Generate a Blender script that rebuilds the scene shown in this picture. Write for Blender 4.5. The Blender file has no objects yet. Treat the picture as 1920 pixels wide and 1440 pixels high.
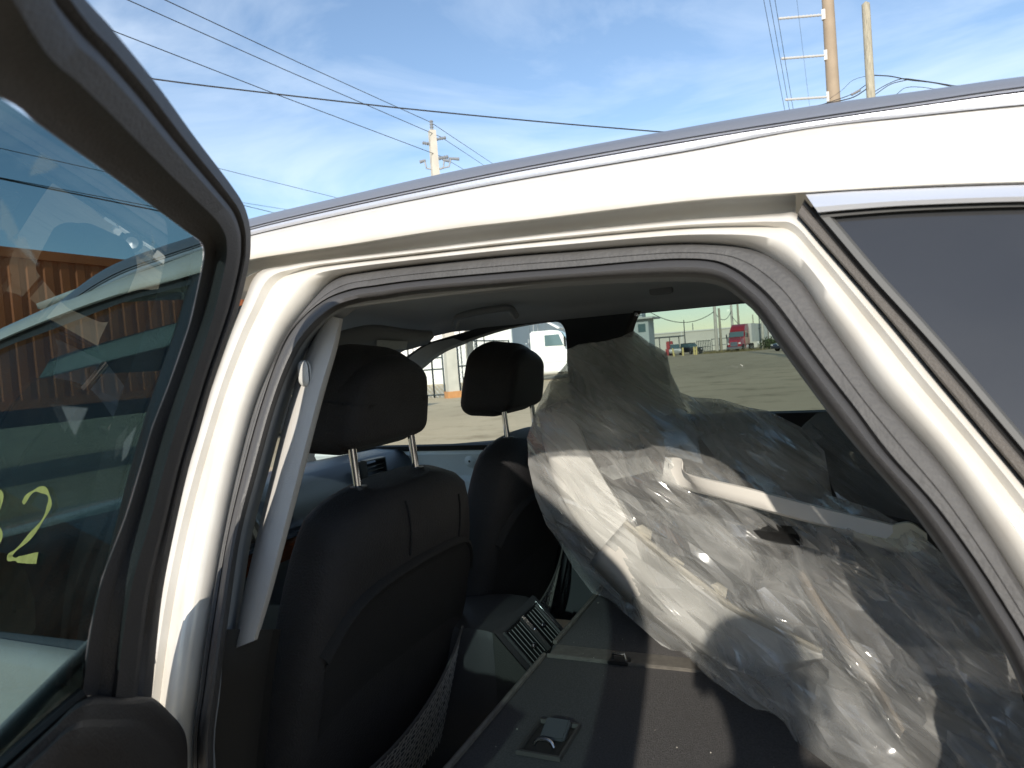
import bpy, bmesh, math, random
from mathutils import Vector, Matrix, noise
from mathutils.geometry import tessellate_polygon, delaunay_2d_cdt
random.seed(7)
R = math.radians
scn = bpy.context.scene
COL = scn.collection

# ------------------------------------------------------------------ camera
YAW, PITCH, ROLL, FP, H = R(24), R(-2.1), R(4.4), 1300.0, 1.47
FW = Vector((-math.sin(YAW)*math.cos(PITCH), math.cos(YAW)*math.cos(PITCH), math.sin(PITCH)))
R0 = FW.cross(Vector((0, 0, 1))).normalized(); U0 = R0.cross(FW)
RT = R0*math.cos(ROLL) - U0*math.sin(ROLL); UP = U0*math.cos(ROLL) + R0*math.sin(ROLL)
CAM = Vector((0, 0, H))
cd = bpy.data.cameras.new('camera'); cam = bpy.data.objects.new('camera', cd); COL.objects.link(cam)
cam.matrix_world = Matrix(((RT.x, UP.x, -FW.x, CAM.x), (RT.y, UP.y, -FW.y, CAM.y), (RT.z, UP.z, -FW.z, CAM.z), (0, 0, 0, 1)))
cd.sensor_width = 36; cd.lens = FP/1920*36; cd.clip_start = 0.02; cd.clip_end = 3000
cd.dof.use_dof = True; cd.dof.focus_distance = 1.9; cd.dof.aperture_fstop = 9
scn.camera = cam
# ------------------------------------------------------------------ sky, sun, exposure
SUN_EL, SUN_AZ = R(24), math.atan2(-0.984, 0.177)        # direction towards the sun in plan
sdir = Vector((math.cos(SUN_EL)*math.cos(SUN_AZ), math.cos(SUN_EL)*math.sin(SUN_AZ), math.sin(SUN_EL)))
w = bpy.data.worlds.new('World'); scn.world = w; w.use_nodes = True
nt = w.node_tree; nt.nodes.clear()
sky = nt.nodes.new('ShaderNodeTexSky'); sky.sky_type = 'NISHITA'; sky.sun_disc = False
sky.sun_elevation = SUN_EL; sky.sun_rotation = math.atan2(sdir.x, sdir.y)
sky.air_density = 1.0; sky.dust_density = 0.15; sky.ozone_density = 1.7
bg = nt.nodes.new('ShaderNodeBackground'); bg.inputs[1].default_value = 0.125
out = nt.nodes.new('ShaderNodeOutputWorld')
tc = nt.nodes.new('ShaderNodeTexCoord'); mp = nt.nodes.new('ShaderNodeMapping')
mp.inputs['Scale'].default_value = (1.3, 2.2, 4.5); mp.inputs['Rotation'].default_value = (0.15, 0.5, 0.4)
n1 = nt.nodes.new('ShaderNodeTexNoise'); n1.inputs['Scale'].default_value = 1.5; n1.inputs['Detail'].default_value = 9; n1.inputs['Roughness'].default_value = 0.56; n1.inputs['Distortion'].default_value = 0.9
cr = nt.nodes.new('ShaderNodeValToRGB'); cr.color_ramp.elements[0].position = 0.42; cr.color_ramp.elements[1].position = 0.80
cr.color_ramp.elements[1].color = (0.62, 0.62, 0.62, 1)
mx = nt.nodes.new('ShaderNodeMix'); mx.data_type = 'RGBA'
mx.inputs['B'].default_value = (6.2, 6.9, 7.7, 1)
nt.links.new(tc.outputs['Generated'], mp.inputs['Vector']); nt.links.new(mp.outputs[0], n1.inputs['Vector'])
nt.links.new(n1.outputs[0], cr.inputs[0]); nt.links.new(cr.outputs[0], mx.inputs['Factor'])
nt.links.new(sky.outputs[0], mx.inputs['A']); nt.links.new(mx.outputs['Result'], bg.inputs[0]); nt.links.new(bg.outputs[0], out.inputs[0])
sl = bpy.data.lights.new('sun', 'SUN'); sl.energy = 3.3; sl.angle = R(0.55); sl.color = (1.0, 0.92, 0.80)
so = bpy.data.objects.new('sun', sl); COL.objects.link(so)
so.rotation_euler = sdir.to_track_quat('Z', 'Y').to_euler(); so.location = (0, 0, 30)
scn.view_settings.view_transform = 'Standard'; scn.view_settings.look = 'None'
scn.view_settings.exposure = 0.6; scn.view_settings.gamma = 1
scn.render.engine = 'CYCLES'
scn.cycles.max_bounces = 10; scn.cycles.transparent_max_bounces = 24; scn.cycles.diffuse_bounces = 4

# ------------------------------------------------------------------ points on real planes of the car
def ray(px, py): return FW + RT*((px-960)/FP) + UP*((720-py)/FP)
def hy(px, py, y): d = ray(px, py); return CAM + d*(y/d.y)
def hz(px, py, z): d = ray(px, py); return CAM + d*((z-H)/d.z)
def hx(px, py, x): d = ray(px, py); return CAM + d*(x/d.x)
def dist(px, py, depth): return CAM + ray(px, py)*depth
K, ZB = 0.35, 1.05
def hs(px, py, off=0.0):                         # side of the car, leaning in above the belt line
    d = ray(px, py); t = (0.86 + K*(H-1.55) + off)/(d.y - K*d.z); p = CAM + d*t
    if p.z < ZB: p = CAM + d*((0.86 + K*(ZB-1.55) + off)/d.y)
    return p
def sideP(x, z, off=0.0): return Vector((x, 0.86 + K*(max(z, ZB)-1.55) + off, z))
A54 = R(54); DE = Vector((math.cos(A54), -math.sin(A54), 0)); DN = Vector((math.sin(A54), math.cos(A54), 0)); DS = .83; DH = Vector((-.64, .65, 0))*DS; DZ = H+DS*(1.66-H); DZB = H+DS*(ZB-H)
def hd(px, py, off=0.0):                         # plane of the open rear door
    d = ray(px, py); t = (DN.dot(DH) - DN.dot(CAM) + K*(H-DZ) + off)/(DN.dot(d) - K*d.z); p = CAM + d*t
    if p.z < DZB: p = CAM + d*((DN.dot(DH) - DN.dot(CAM) + K*(DZB-DZ) + off)/DN.dot(d))
    return p
def doorP(s, z, off=0.0):
    s *= DS; z = H+DS*(z-H)
    p = DH + DE*s + DN*(K*(max(z, DZB)-DZ) + off); p.z = z; return p

# ------------------------------------------------------------------ materials
MATS = {}
def mat(name, col, rough=0.5, metal=0.0, coat=0.0, var=0.0, vscale=8.0, bump=0.0, bscale=60.0, bdetail=3, trans=0.0, col2=None, spec=0.5, sheen=0.0, stretch=None):
    if name in MATS: return MATS[name]
    m = bpy.data.materials.new(name); m.use_nodes = True; MATS[name] = m
    t = m.node_tree; b = t.nodes['Principled BSDF']
    b.inputs['Base Color'].default_value = (*col, 1); b.inputs['Roughness'].default_value = rough
    b.inputs['Metallic'].default_value = metal; b.inputs['Coat Weight'].default_value = coat; b.inputs['Coat Roughness'].default_value = 0.04
    b.inputs['Specular IOR Level'].default_value = spec; b.inputs['Sheen Weight'].default_value = sheen
    if var > 0 or bump > 0:
        co = t.nodes.new('ShaderNodeTexCoord'); vec = co.outputs['Object']
        if stretch:
            mpn = t.nodes.new('ShaderNodeMapping'); mpn.inputs['Scale'].default_value = stretch
            t.links.new(vec, mpn.inputs[0]); vec = mpn.outputs[0]
    if var > 0:
        nz = t.nodes.new('ShaderNodeTexNoise'); nz.inputs['Scale'].default_value = vscale; nz.inputs['Detail'].default_value = 6
        t.links.new(vec, nz.inputs['Vector'])
        rp = t.nodes.new('ShaderNodeMapRange'); rp.inputs[1].default_value = 0.3; rp.inputs[2].default_value = 0.7
        t.links.new(nz.outputs[0], rp.inputs[0])
        mi = t.nodes.new('ShaderNodeMix'); mi.data_type = 'RGBA'
        c2 = col2 or tuple(c*(1-var) for c in col)
        mi.inputs['A'].default_value = (*col, 1); mi.inputs['B'].default_value = (*c2, 1)
        t.links.new(rp.outputs[0], mi.inputs['Factor']); t.links.new(mi.outputs['Result'], b.inputs['Base Color'])
    if bump > 0:
        nb = t.nodes.new('ShaderNodeTexNoise'); nb.inputs['Scale'].default_value = bscale; nb.inputs['Detail'].default_value = bdetail
        t.links.new(vec, nb.inputs['Vector'])
        bp = t.nodes.new('ShaderNodeBump'); bp.inputs['Strength'].default_value = bump; bp.inputs['Distance'].default_value = 0.01
        t.links.new(nb.outputs[0], bp.inputs['Height']); t.links.new(bp.outputs[0], b.inputs['Normal'])
    return m
def glass(name, tint, gloss=1.0, rough=0.0, dust=0.0):
    m = bpy.data.materials.new(name); m.use_nodes = True; t = m.node_tree; t.nodes.clear(); MATS[name] = m
    o = t.nodes.new('ShaderNodeOutputMaterial'); tr = t.nodes.new('ShaderNodeBsdfTransparent'); tr.inputs[0].default_value = (*tint, 1)
    gl = t.nodes.new('ShaderNodeBsdfGlossy'); gl.inputs['Roughness'].default_value = rough
    ge = t.nodes.new('ShaderNodeNewGeometry'); dt = t.nodes.new('ShaderNodeVectorMath'); dt.operation = 'DOT_PRODUCT'
    t.links.new(ge.outputs['Normal'], dt.inputs[0]); t.links.new(ge.outputs['Incoming'], dt.inputs[1])
    ab = t.nodes.new('ShaderNodeMath'); ab.operation = 'ABSOLUTE'; t.links.new(dt.outputs['Value'], ab.inputs[0])
    iv = t.nodes.new('ShaderNodeMath'); iv.operation = 'SUBTRACT'; iv.inputs[0].default_value = 1; t.links.new(ab.outputs[0], iv.inputs[1])
    p5 = t.nodes.new('ShaderNodeMath'); p5.operation = 'POWER'; p5.inputs[1].default_value = 5; t.links.new(iv.outputs[0], p5.inputs[0])
    sc = t.nodes.new('ShaderNodeMath'); sc.operation = 'MULTIPLY_ADD'; sc.inputs[1].default_value = .92; sc.inputs[2].default_value = .06; t.links.new(p5.outputs[0], sc.inputs[0])
    mu = t.nodes.new('ShaderNodeMath'); mu.operation = 'MULTIPLY'; mu.inputs[1].default_value = gloss; mu.use_clamp = True
    mi = t.nodes.new('ShaderNodeMixShader')
    t.links.new(sc.outputs[0], mu.inputs[0]); t.links.new(mu.outputs[0], mi.inputs[0])
    t.links.new(tr.outputs[0], mi.inputs[1]); t.links.new(gl.outputs[0], mi.inputs[2])
    last = mi.outputs[0]
    if dust > 0:
        df = t.nodes.new('ShaderNodeBsdfDiffuse'); df.inputs[0].default_value = (.6, .58, .52, 1)
        nz = t.nodes.new('ShaderNodeTexNoise'); nz.inputs['Scale'].default_value = 9; nz.inputs['Detail'].default_value = 8
        co = t.nodes.new('ShaderNodeTexCoord'); t.links.new(co.outputs['Object'], nz.inputs['Vector'])
        rp = t.nodes.new('ShaderNodeMapRange'); rp.inputs[1].default_value = .35; rp.inputs[2].default_value = .8; rp.inputs[4].default_value = dust
        t.links.new(nz.outputs[0], rp.inputs[0])
        m2 = t.nodes.new('ShaderNodeMixShader'); t.links.new(rp.outputs[0], m2.inputs[0]); t.links.new(last, m2.inputs[1]); t.links.new(df.outputs[0], m2.inputs[2]); last = m2.outputs[0]
    t.links.new(last, o.inputs[0]); return m
def film(name, milk=0.22, gl=0.1, tint=(.93, .95, .96)):
    m = bpy.data.materials.new(name); m.use_nodes = True; t = m.node_tree; t.nodes.clear(); MATS[name] = m
    N = t.nodes.new
    o = N('ShaderNodeOutputMaterial'); tr = N('ShaderNodeBsdfTransparent'); tr.inputs[0].default_value = (*tint, 1)
    df = N('ShaderNodeBsdfDiffuse'); df.inputs[0].default_value = (.92, .92, .90, 1)
    tl = N('ShaderNodeBsdfTranslucent'); tl.inputs[0].default_value = (.9, .9, .88, 1)
    md = N('ShaderNodeMixShader'); md.inputs[0].default_value = .35
    co = N('ShaderNodeTexCoord'); nz = N('ShaderNodeTexNoise'); nz.inputs['Scale'].default_value = 5; nz.inputs['Detail'].default_value = 4; nz.inputs['Distortion'].default_value = 1.6
    mp0 = N('ShaderNodeMapping'); mp0.inputs['Rotation'].default_value = (0, -.64, 0); mpn = N('ShaderNodeMapping'); mpn.inputs['Scale'].default_value = (.6, .8, 4.5)
    t.links.new(co.outputs['Object'], mp0.inputs[0]); t.links.new(mp0.outputs[0], mpn.inputs[0]); t.links.new(mpn.outputs[0], nz.inputs['Vector'])
    rp = N('ShaderNodeMapRange'); rp.inputs[1].default_value = .3; rp.inputs[2].default_value = .75; rp.inputs[3].default_value = milk*.45; rp.inputs[4].default_value = milk*1.6
    t.links.new(nz.outputs[0], rp.inputs[0])
    nw = N('ShaderNodeTexNoise'); nw.inputs['Scale'].default_value = 14; nw.inputs['Detail'].default_value = 3; nw.inputs['Distortion'].default_value = 2.5
    t.links.new(mpn.outputs[0], nw.inputs['Vector'])
    nw.inputs['Scale'].default_value = 5.5; nw.inputs['Detail'].default_value = 2; nw.inputs['Distortion'].default_value = 1.0
    sb1 = N('ShaderNodeMath'); sb1.operation = 'SUBTRACT'; sb1.inputs[1].default_value = .5; t.links.new(nw.outputs[0], sb1.inputs[0])
    ab1 = N('ShaderNodeMath'); ab1.operation = 'ABSOLUTE'; t.links.new(sb1.outputs[0], ab1.inputs[0])
    cr1 = N('ShaderNodeMapRange'); cr1.inputs[1].default_value = 0; cr1.inputs[2].default_value = .03; cr1.inputs[3].default_value = 1; cr1.inputs[4].default_value = 0; t.links.new(ab1.outputs[0], cr1.inputs[0])
    nf = N('ShaderNodeTexNoise'); nf.inputs['Scale'].default_value = 40; nf.inputs['Detail'].default_value = 2; nf.inputs['Distortion'].default_value = 1.5; t.links.new(mpn.outputs[0], nf.inputs['Vector'])
    hs1 = N('ShaderNodeMath'); hs1.operation = 'MULTIPLY_ADD'; hs1.inputs[1].default_value = .05; t.links.new(nf.outputs[0], hs1.inputs[0]); t.links.new(cr1.outputs[0], hs1.inputs[2])
    bp = N('ShaderNodeBump'); bp.inputs['Strength'].default_value = .25; bp.inputs['Distance'].default_value = .004; t.links.new(hs1.outputs[0], bp.inputs['Height'])
    lw = N('ShaderNodeLayerWeight'); lw.inputs[0].default_value = .5
    pw = N('ShaderNodeMath'); pw.operation = 'POWER'; pw.inputs[1].default_value = 3.0; t.links.new(lw.outputs['Facing'], pw.inputs[0])
    ml = N('ShaderNodeMath'); ml.operation = 'MULTIPLY_ADD'; ml.inputs[1].default_value = .18; ml.use_clamp = True
    t.links.new(pw.outputs[0], ml.inputs[0]); t.links.new(rp.outputs[0], ml.inputs[2])
    t.links.new(df.outputs[0], md.inputs[1]); t.links.new(tl.outputs[0], md.inputs[2])
    m1 = N('ShaderNodeMixShader'); t.links.new(ml.outputs[0], m1.inputs[0]); t.links.new(tr.outputs[0], m1.inputs[1]); t.links.new(md.outputs[0], m1.inputs[2])
    g = N('ShaderNodeBsdfGlossy'); g.inputs['Roughness'].default_value = .14; t.links.new(bp.outputs[0], g.inputs['Normal'])
    fr = N('ShaderNodeMath'); fr.operation = 'MULTIPLY_ADD'; fr.inputs[1].default_value = .45; fr.inputs[2].default_value = .07; t.links.new(pw.outputs[0], fr.inputs[0])
    m2 = N('ShaderNodeMixShader'); t.links.new(fr.outputs[0], m2.inputs[0]); t.links.new(m1.outputs[0], m2.inputs[1]); t.links.new(g.outputs[0], m2.inputs[2])
    t.links.new(m2.outputs[0], o.inputs[0]); return m

WHITE = mat('white_paint', (.66, .64, .60), .3, coat=.6, var=.1, col2=(.595, .565, .515), vscale=16, bump=.02, bscale=30)
WHITEIN = mat('white_primer', (.80, .87, .88), .45, var=.08, vscale=9)
RAILM = mat('anodised_rail', (.34, .35, .385), .36, metal=.6, bump=.05, bscale=200)
SILVER = mat('satin_aluminium', (.58, .60, .67), .38, metal=.55, bump=.05, bscale=200)
CHROME = mat('chrome', (.78, .79, .82), .07, metal=1)
RUBBER = mat('seal_rubber', (.066, .065, .067), .5, bump=.12, bscale=320)
RUBBERD = mat('black_rubber', (.012, .012, .012), .55)
FLANGE = mat('grey_flange_rubber', (.088, .086, .086), .65, bump=.2, bscale=180, var=.2, vscale=30)
TRIMG = mat('grey_pillar_trim', (.50, .485, .465), .8, bump=.25, bscale=700)
LINER = mat('headliner_cloth', (.46, .49, .52), .95, bump=.3, bscale=900)
SEAT = mat('black_leatherette', (.026, .025, .027), .66, bump=.4, bscale=260, bdetail=5, var=.25, vscale=14, spec=.4)
SEATP = mat('seat_back_plastic', (.018, .018, .019), .7, bump=.35, bscale=420, bdetail=5, spec=.35)
DASH = mat('dash_plastic_sky_tint', (.055, .068, .085), .38, bump=.15, bscale=500)  # blue of the sky's reflection put into the base colour
BLACKP = mat('black_plastic', (.014, .014, .015), .45, bump=.12, bscale=500)
DOORTRIM = mat('door_frame_trim', (.062, .059, .061), .7, bump=.25, bscale=420, var=.15, vscale=20)
DOORPANEL = mat('door_panel_vinyl', (.035, .030, .028), .55, bump=.3, bscale=350)
CARPET = mat('cargo_carpet', (.125, .120, .120), 1.0, bump=.9, bscale=650, bdetail=6, var=.35, vscale=300)
CARPETE = mat('carpet_edge', (.15, .138, .12), .9, bump=.4, bscale=500, var=.3, vscale=60)
WOOD = mat('wood_trim', (.19, .055, .018), .18, coat=.8, var=.5, vscale=20, stretch=(4, 1, 20))
TYRE = mat('tyre_rubber', (.02, .02, .02), .85, bump=.2, bscale=60)
RIM = mat('wheel_alloy', (.5, .5, .52), .3, metal=1)
YELLOW = mat('yellow_marker', (.95, .80, .26), .6, var=.25, vscale=80)
PATCH = mat('white_patch', (.75, .76, .74), .5)
GDOOR = glass('rear_door_glass', (.165, .245, .26), 1.0, dust=.02)
GFRONT = glass('front_door_glass', (.48, .56, .53), 1.0, dust=.03)
GFAR = glass('far_front_glass', (.84, .90, .88), .8)
GREAR = glass('far_rear_tinted_glass', (.34, .40, .38), .7, dust=.02)
GQ = mat('privacy_glass_quarter', (.040, .041, .044), .05, spec=.7, var=.25, vscale=2.5)
GDUST = glass('windshield_glass', (.80, .86, .84), .8, dust=.03)
FILM = film('clear_poly_film', .27)
FILM3 = film('gathered_poly_film', .34, tint=(.9, .9, .87))
FILM2 = film('grey_poly_film', .15, tint=(.86, .9, .93))

# ------------------------------------------------------------------ mesh helpers
def rs(ctrl, k=6, closed=False):                 # Catmull-Rom through control points
    P = [Vector(c) for c in ctrl]; n = len(P); outp = []
    for i in range(n if closed else n-1):
        p1, p2 = P[i], P[(i+1) % n]
        p0 = P[i-1] if (i > 0 or closed) else p1*2-p2
        p3 = P[(i+2) % n] if (i+2 < n or closed) else p2*2-p1
        for j in range(k):
            t = j/k
            outp.append(0.5*((2*p1) + (p2-p0)*t + (2*p0-5*p1+4*p2-p3)*t*t + (3*p1-p0-3*p2+p3)*t**3))
    if not closed: outp.append(P[-1].copy())
    return outp
class MB:
    def __init__(s): s.v = []; s.f = []
    def add(s, v, f):
        o = len(s.v); s.v += [tuple(a) for a in v]; s.f += [tuple(i+o for i in q) for q in f]; return s
    def loft(s, rows, closed=False, cyc=False):
        n = len(rows[0]); v = [p for r in rows for p in r]; f = []
        m = len(rows)
        for i in range(m if cyc else m-1):
            for j in range(n if closed else n-1):
                a, b = i*n+j, i*n+(j+1) % n; i2 = (i+1) % m
                f.append((a, b, i2*n+(j+1) % n, i2*n+j))
        return s.add(v, f)
    def box(s, c, size, M=None, taper=None):
        x, y, z = size[0]/2, size[1]/2, size[2]/2; tp = taper or (1, 1)
        v = [Vector((sx*x*(tp[0] if sz > 0 else 1), sy*y*(tp[1] if sz > 0 else 1), sz*z)) for sx in (-1, 1) for sy in (-1, 1) for sz in (-1, 1)]
        if M: v = [M @ a for a in v]
        v = [a+Vector(c) for a in v]
        return s.add(v, [(0, 1, 3, 2), (4, 6, 7, 5), (0, 4, 5, 1), (2, 3, 7, 6), (0, 2, 6, 4), (1, 5, 7, 3)])
    def tube(s, path, r, n=8, cap=True, ry=None):
        path = [Vector(p) for p in path]; rows = []
        up = Vector((0, 0, 1)); prev = None
        for i, p in enumerate(path):
            d = (path[min(i+1, len(path)-1)] - path[max(i-1, 0)])
            if d.length < 1e-9: d = Vector((0, 0, 1))
            d.normalize()
            a = prev if prev is not None else (up if abs(d.z) < .9 else Vector((1, 0, 0)))
            a = (a - d*a.dot(d)).normalized(); prev = a; b = d.cross(a)
            rr = r[i] if isinstance(r, (list, tuple)) else r
            rows.append([p + a*(rr*math.cos(2*math.pi*k/n)) + b*((ry or 1)*rr*math.sin(2*math.pi*k/n)) for k in range(n)])
        o = len(s.v); s.loft(rows, closed=True)
        if cap:
            s.f.append(tuple(o+k for k in range(n))[::-1]); s.f.append(tuple(o+(len(rows)-1)*n+k for k in range(n)))
        return s
    def lathe(s, prof, c, axis='z', n=24):
        rows = []
        for (r_, h_) in prof:
            row = []
            for k in range(n):
                a = 2*math.pi*k/n; q = (r_*math.cos(a), r_*math.sin(a), h_)
                if axis == 'y': q = (q[0], q[2], q[1])
                if axis == 'x': q = (q[2], q[0], q[1])
                row.append(Vector(q)+Vector(c))
            rows.append(row)
        return s.loft(rows, closed=True)
    def poly(s, outline, holes=(), thick=None):
        loops = [outline]+list(holes); tri = tessellate_polygon(loops)
        v = [p for l in loops for p in l]
        if not thick: return s.add(v, tri)
        n = len(v); th = Vector(thick); f = list(tri) + [tuple(i+n for i in t)[::-1] for t in tri]; o = 0
        for l in loops:
            m = len(l)
            for j in range(m): a, b = o+j, o+(j+1) % m; f.append((a, b, b+n, a+n))
            o += m
        return s.add([Vector(p) for p in v]+[Vector(p)+th for p in v], f)
    def build(s, name, m, parent=None, smooth=True, angle=35, bevel=0, thick=0, sub=0):
        me = bpy.data.meshes.new(name); me.from_pydata(s.v, [], s.f); me.validate()
        b = bmesh.new(); b.from_mesh(me); bmesh.ops.remove_doubles(b, verts=b.verts, dist=1e-6); bmesh.ops.recalc_face_normals(b, faces=b.faces)
        if bevel:
            eds = [e for e in b.edges if len(e.link_faces) == 2 and e.calc_face_angle(0) > .5]
            bmesh.ops.bevel(b, geom=eds, offset=bevel, segments=2, affect='EDGES', clamp_overlap=True)
        b.to_mesh(me); b.free()
        me.materials.append(m)
        if smooth:
            me.polygons.foreach_set('use_smooth', [True]*len(me.polygons)); me.set_sharp_from_angle(angle=R(angle))
        o = bpy.data.objects.new(name, me); COL.objects.link(o)
        if thick:
            md = o.modifiers.new('thickness', 'SOLIDIFY'); md.thickness = thick; md.offset = 0
        if sub:
            md = o.modifiers.new('round', 'SUBSURF'); md.levels = sub; md.render_levels = sub
        if parent is not None:
            o.parent = parent
            o.matrix_parent_inverse = base_matrix(parent).inverted()
        return o
def base_matrix(o):
    m = Matrix.LocRotScale(o.location, o.rotation_euler, None)
    return m if o.parent is None else base_matrix(o.parent) @ o.matrix_parent_inverse @ m
def tag(o, label, cat, group=None, kind=None):
    o['label'] = label; o['category'] = cat
    if group: o['group'] = group
    if kind: o['kind'] = kind
    return o
def thing(name, loc, label, cat, group=None):
    o = bpy.data.objects.new(name, None); COL.objects.link(o); o.location = loc; o.empty_display_size = .2
    return tag(o, label, cat, group)
def copy_tree(o, parent=None):
    c = o.copy(); COL.objects.link(c)
    if parent is not None: c.parent = parent; c.matrix_parent_inverse = o.matrix_parent_inverse
    for ch in o.children: copy_tree(ch, c)
    return c
def lerp(a, b, t): return a + (b-a)*t
def tail(pts, off):                               # carry a roof-side row on to the tail of the car
    L = pts[-1]; o = list(pts)
    for x in (.8, 1.1, 1.4, 1.6):
        z = L.z - .05*(x-L.x) - .09*(x-L.x)**2; o.append(Vector((x, .86+K*(max(z, ZB)-1.55)+off+.05*(x-.5)**2, z)))
    return o
def rows_between(A, B, steps):                   # steps: list of (t, off) in pixel pairs on the car side
    return [rs([hs(lerp(a[0], b[0], t), lerp(a[1], b[1], t), off) for a, b in zip(A, B)], 5) for t, off in steps]
def rcube(s, r, n=14):                           # evenly meshed rounded box, returns vertices and faces
    v, f = [], []
    for ax in range(3):
        for sg in (-1, 1):
            o = len(v)
            for i in range(n+1):
                for j in range(n+1):
                    p = [0, 0, 0]; p[ax] = sg*s[ax]; p[(ax+1) % 3] = (2*i/n-1)*s[(ax+1) % 3]; p[(ax+2) % 3] = (2*j/n-1)*s[(ax+2) % 3]
                    q = Vector([max(-(s[k]-r), min(s[k]-r, p[k])) for k in range(3)]); d = Vector(p)-q
                    v.append(q+d.normalized()*r)
            for i in range(n):
                for j in range(n):
                    a = o+i*(n+1)+j; f.append((a, a+1, a+n+2, a+n+1))
    return v, f
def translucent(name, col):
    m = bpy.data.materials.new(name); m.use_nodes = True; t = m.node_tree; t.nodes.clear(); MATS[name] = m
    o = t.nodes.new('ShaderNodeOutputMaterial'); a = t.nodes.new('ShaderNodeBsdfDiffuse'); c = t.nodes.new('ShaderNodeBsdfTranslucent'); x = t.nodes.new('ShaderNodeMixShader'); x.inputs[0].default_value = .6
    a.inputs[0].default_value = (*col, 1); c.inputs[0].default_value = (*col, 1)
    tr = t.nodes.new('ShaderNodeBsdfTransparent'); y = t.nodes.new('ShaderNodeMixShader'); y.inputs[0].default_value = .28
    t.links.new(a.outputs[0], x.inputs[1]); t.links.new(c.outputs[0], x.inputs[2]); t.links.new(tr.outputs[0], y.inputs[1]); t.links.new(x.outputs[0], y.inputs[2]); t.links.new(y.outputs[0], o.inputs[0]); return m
def rbox(c, s, e=4.0, nu=24, nv=14, M=None):     # rounded box (superellipsoid) vertices
    rows = []
    for i in range(nv+1):
        ph = -math.pi/2 + math.pi*i/nv; cp, sp = math.cos(ph), math.sin(ph)
        f = lambda q: math.copysign(abs(q)**(2/e), q)
        row = []
        for k in range(nu):
            th = 2*math.pi*k/nu
            v = Vector((s[0]*f(cp)*f(math.cos(th)), s[1]*f(cp)*f(math.sin(th)), s[2]*f(sp)))
            row.append((M @ v if M else v) + Vector(c))
        rows.append(row)
    return rows

# ================================================================== ground
def ground_material():
    m = bpy.data.materials.new('dusty_yard_concrete'); m.use_nodes = True; t = m.node_tree; b = t.nodes['Principled BSDF']; N = t.nodes.new
    b.inputs['Roughness'].default_value = .95
    co = N('ShaderNodeTexCoord')
    def nz(scale, det, stretch=(1, 1, 1)):
        q = N('ShaderNodeMapping'); q.inputs['Scale'].default_value = stretch; q.inputs['Rotation'].default_value = (0, 0, .35)
        a = N('ShaderNodeTexNoise'); a.inputs['Scale'].default_value = scale; a.inputs['Detail'].default_value = det; a.inputs['Roughness'].default_value = .65
        t.links.new(co.outputs['Object'], q.inputs[0]); t.links.new(q.outputs[0], a.inputs['Vector']); return a.outputs[0]
    def ramp(src, p0, p1, c0, c1):
        r_ = N('ShaderNodeValToRGB'); r_.color_ramp.elements[0].position = p0; r_.color_ramp.elements[1].position = p1
        r_.color_ramp.elements[0].color = (*c0, 1); r_.color_ramp.elements[1].color = (*c1, 1); t.links.new(src, r_.inputs[0]); return r_.outputs[0]
    base = ramp(nz(.12, 8, (1, .35, 1)), .35, .68, (.43, .345, .22), (.59, .475, .31))
    pat = ramp(nz(.8, 9, (.8, .9, 1)), .52, .68, (1, 1, 1), (.58, .55, .50))
    spk = ramp(nz(7, 6), .62, .72, (1, 1, 1), (.45, .42, .38))
    m1 = N('ShaderNodeMix'); m1.data_type = 'RGBA'; m1.blend_type = 'MULTIPLY'; m1.inputs['Factor'].default_value = .9
    m2 = N('ShaderNodeMix'); m2.data_type = 'RGBA'; m2.blend_type = 'MULTIPLY'; m2.inputs['Factor'].default_value = .7
    t.links.new(base, m1.inputs['A']); t.links.new(pat, m1.inputs['B']); t.links.new(m1.outputs['Result'], m2.inputs['A']); t.links.new(spk, m2.inputs['B'])
    t.links.new(m2.outputs['Result'], b.inputs['Base Color'])
    return m
g = MB()
xs = [-900, -300, -120, -60, -30, -12, 0, 12, 30, 60, 120, 300, 900]; ys = [-600, -200, -60, -20, 0, 12, 25, 40, 60, 90, 130, 200, 400, 1200]
g.loft([[Vector((x, y, 0)) for x in xs] for y in ys])
go = g.build('ground', ground_material(), smooth=False); go['kind'] = 'structure'; go['label'] = 'pale dusty concrete yard with cracks and patches'

# ================================================================== the car
car = thing('car', (-.6, 1.6, 0), 'white SUV with its rear door standing open and parts loaded inside', 'car')

# ---- pixel-paired outlines of the door aperture, from the foot of the B pillar over the top to the C pillar
Epx = [(255,1440),(262,1320),(285,1150),(315,1000),(350,870),(390,740),(425,640),(455,570),(483,512),(540,497),(607,487),(773,468),(940,448),(1073,433),(1200,420),(1300,411),(1400,405),(1460,401),(1496,402),(1540,452),(1600,520),(1680,613),(1752,700),(1840,805),(1920,900),(2020,1020),(2120,1140)]
Fpx = [(362,1440),(376,1280),(398,1130),(421,1000),(447,880),(478,765),(510,685),(545,617),(590,560),(632,524),(690,511),(773,500),(940,483),(1073,473),(1200,463),(1290,459),(1370,463),(1420,474),(1462,497),(1502,533),(1540,590),(1590,662),(1650,745),(1743,850),(1812,944),(1920,1112),(2020,1290)]
Gpx = [(370,1440),(384,1285),(406,1130),(428,1000),(458,875),(490,760),(523,665),(556,608),(605,565),(655,545),(705,537),(780,527),(947,512),(1080,502),(1190,492),(1270,487),(1333,490),(1375,506),(1417,537),(1450,570),(1490,622),(1545,697),(1600,767),(1661,850),(1758,958),(1874,1125),(1960,1290)]
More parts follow.
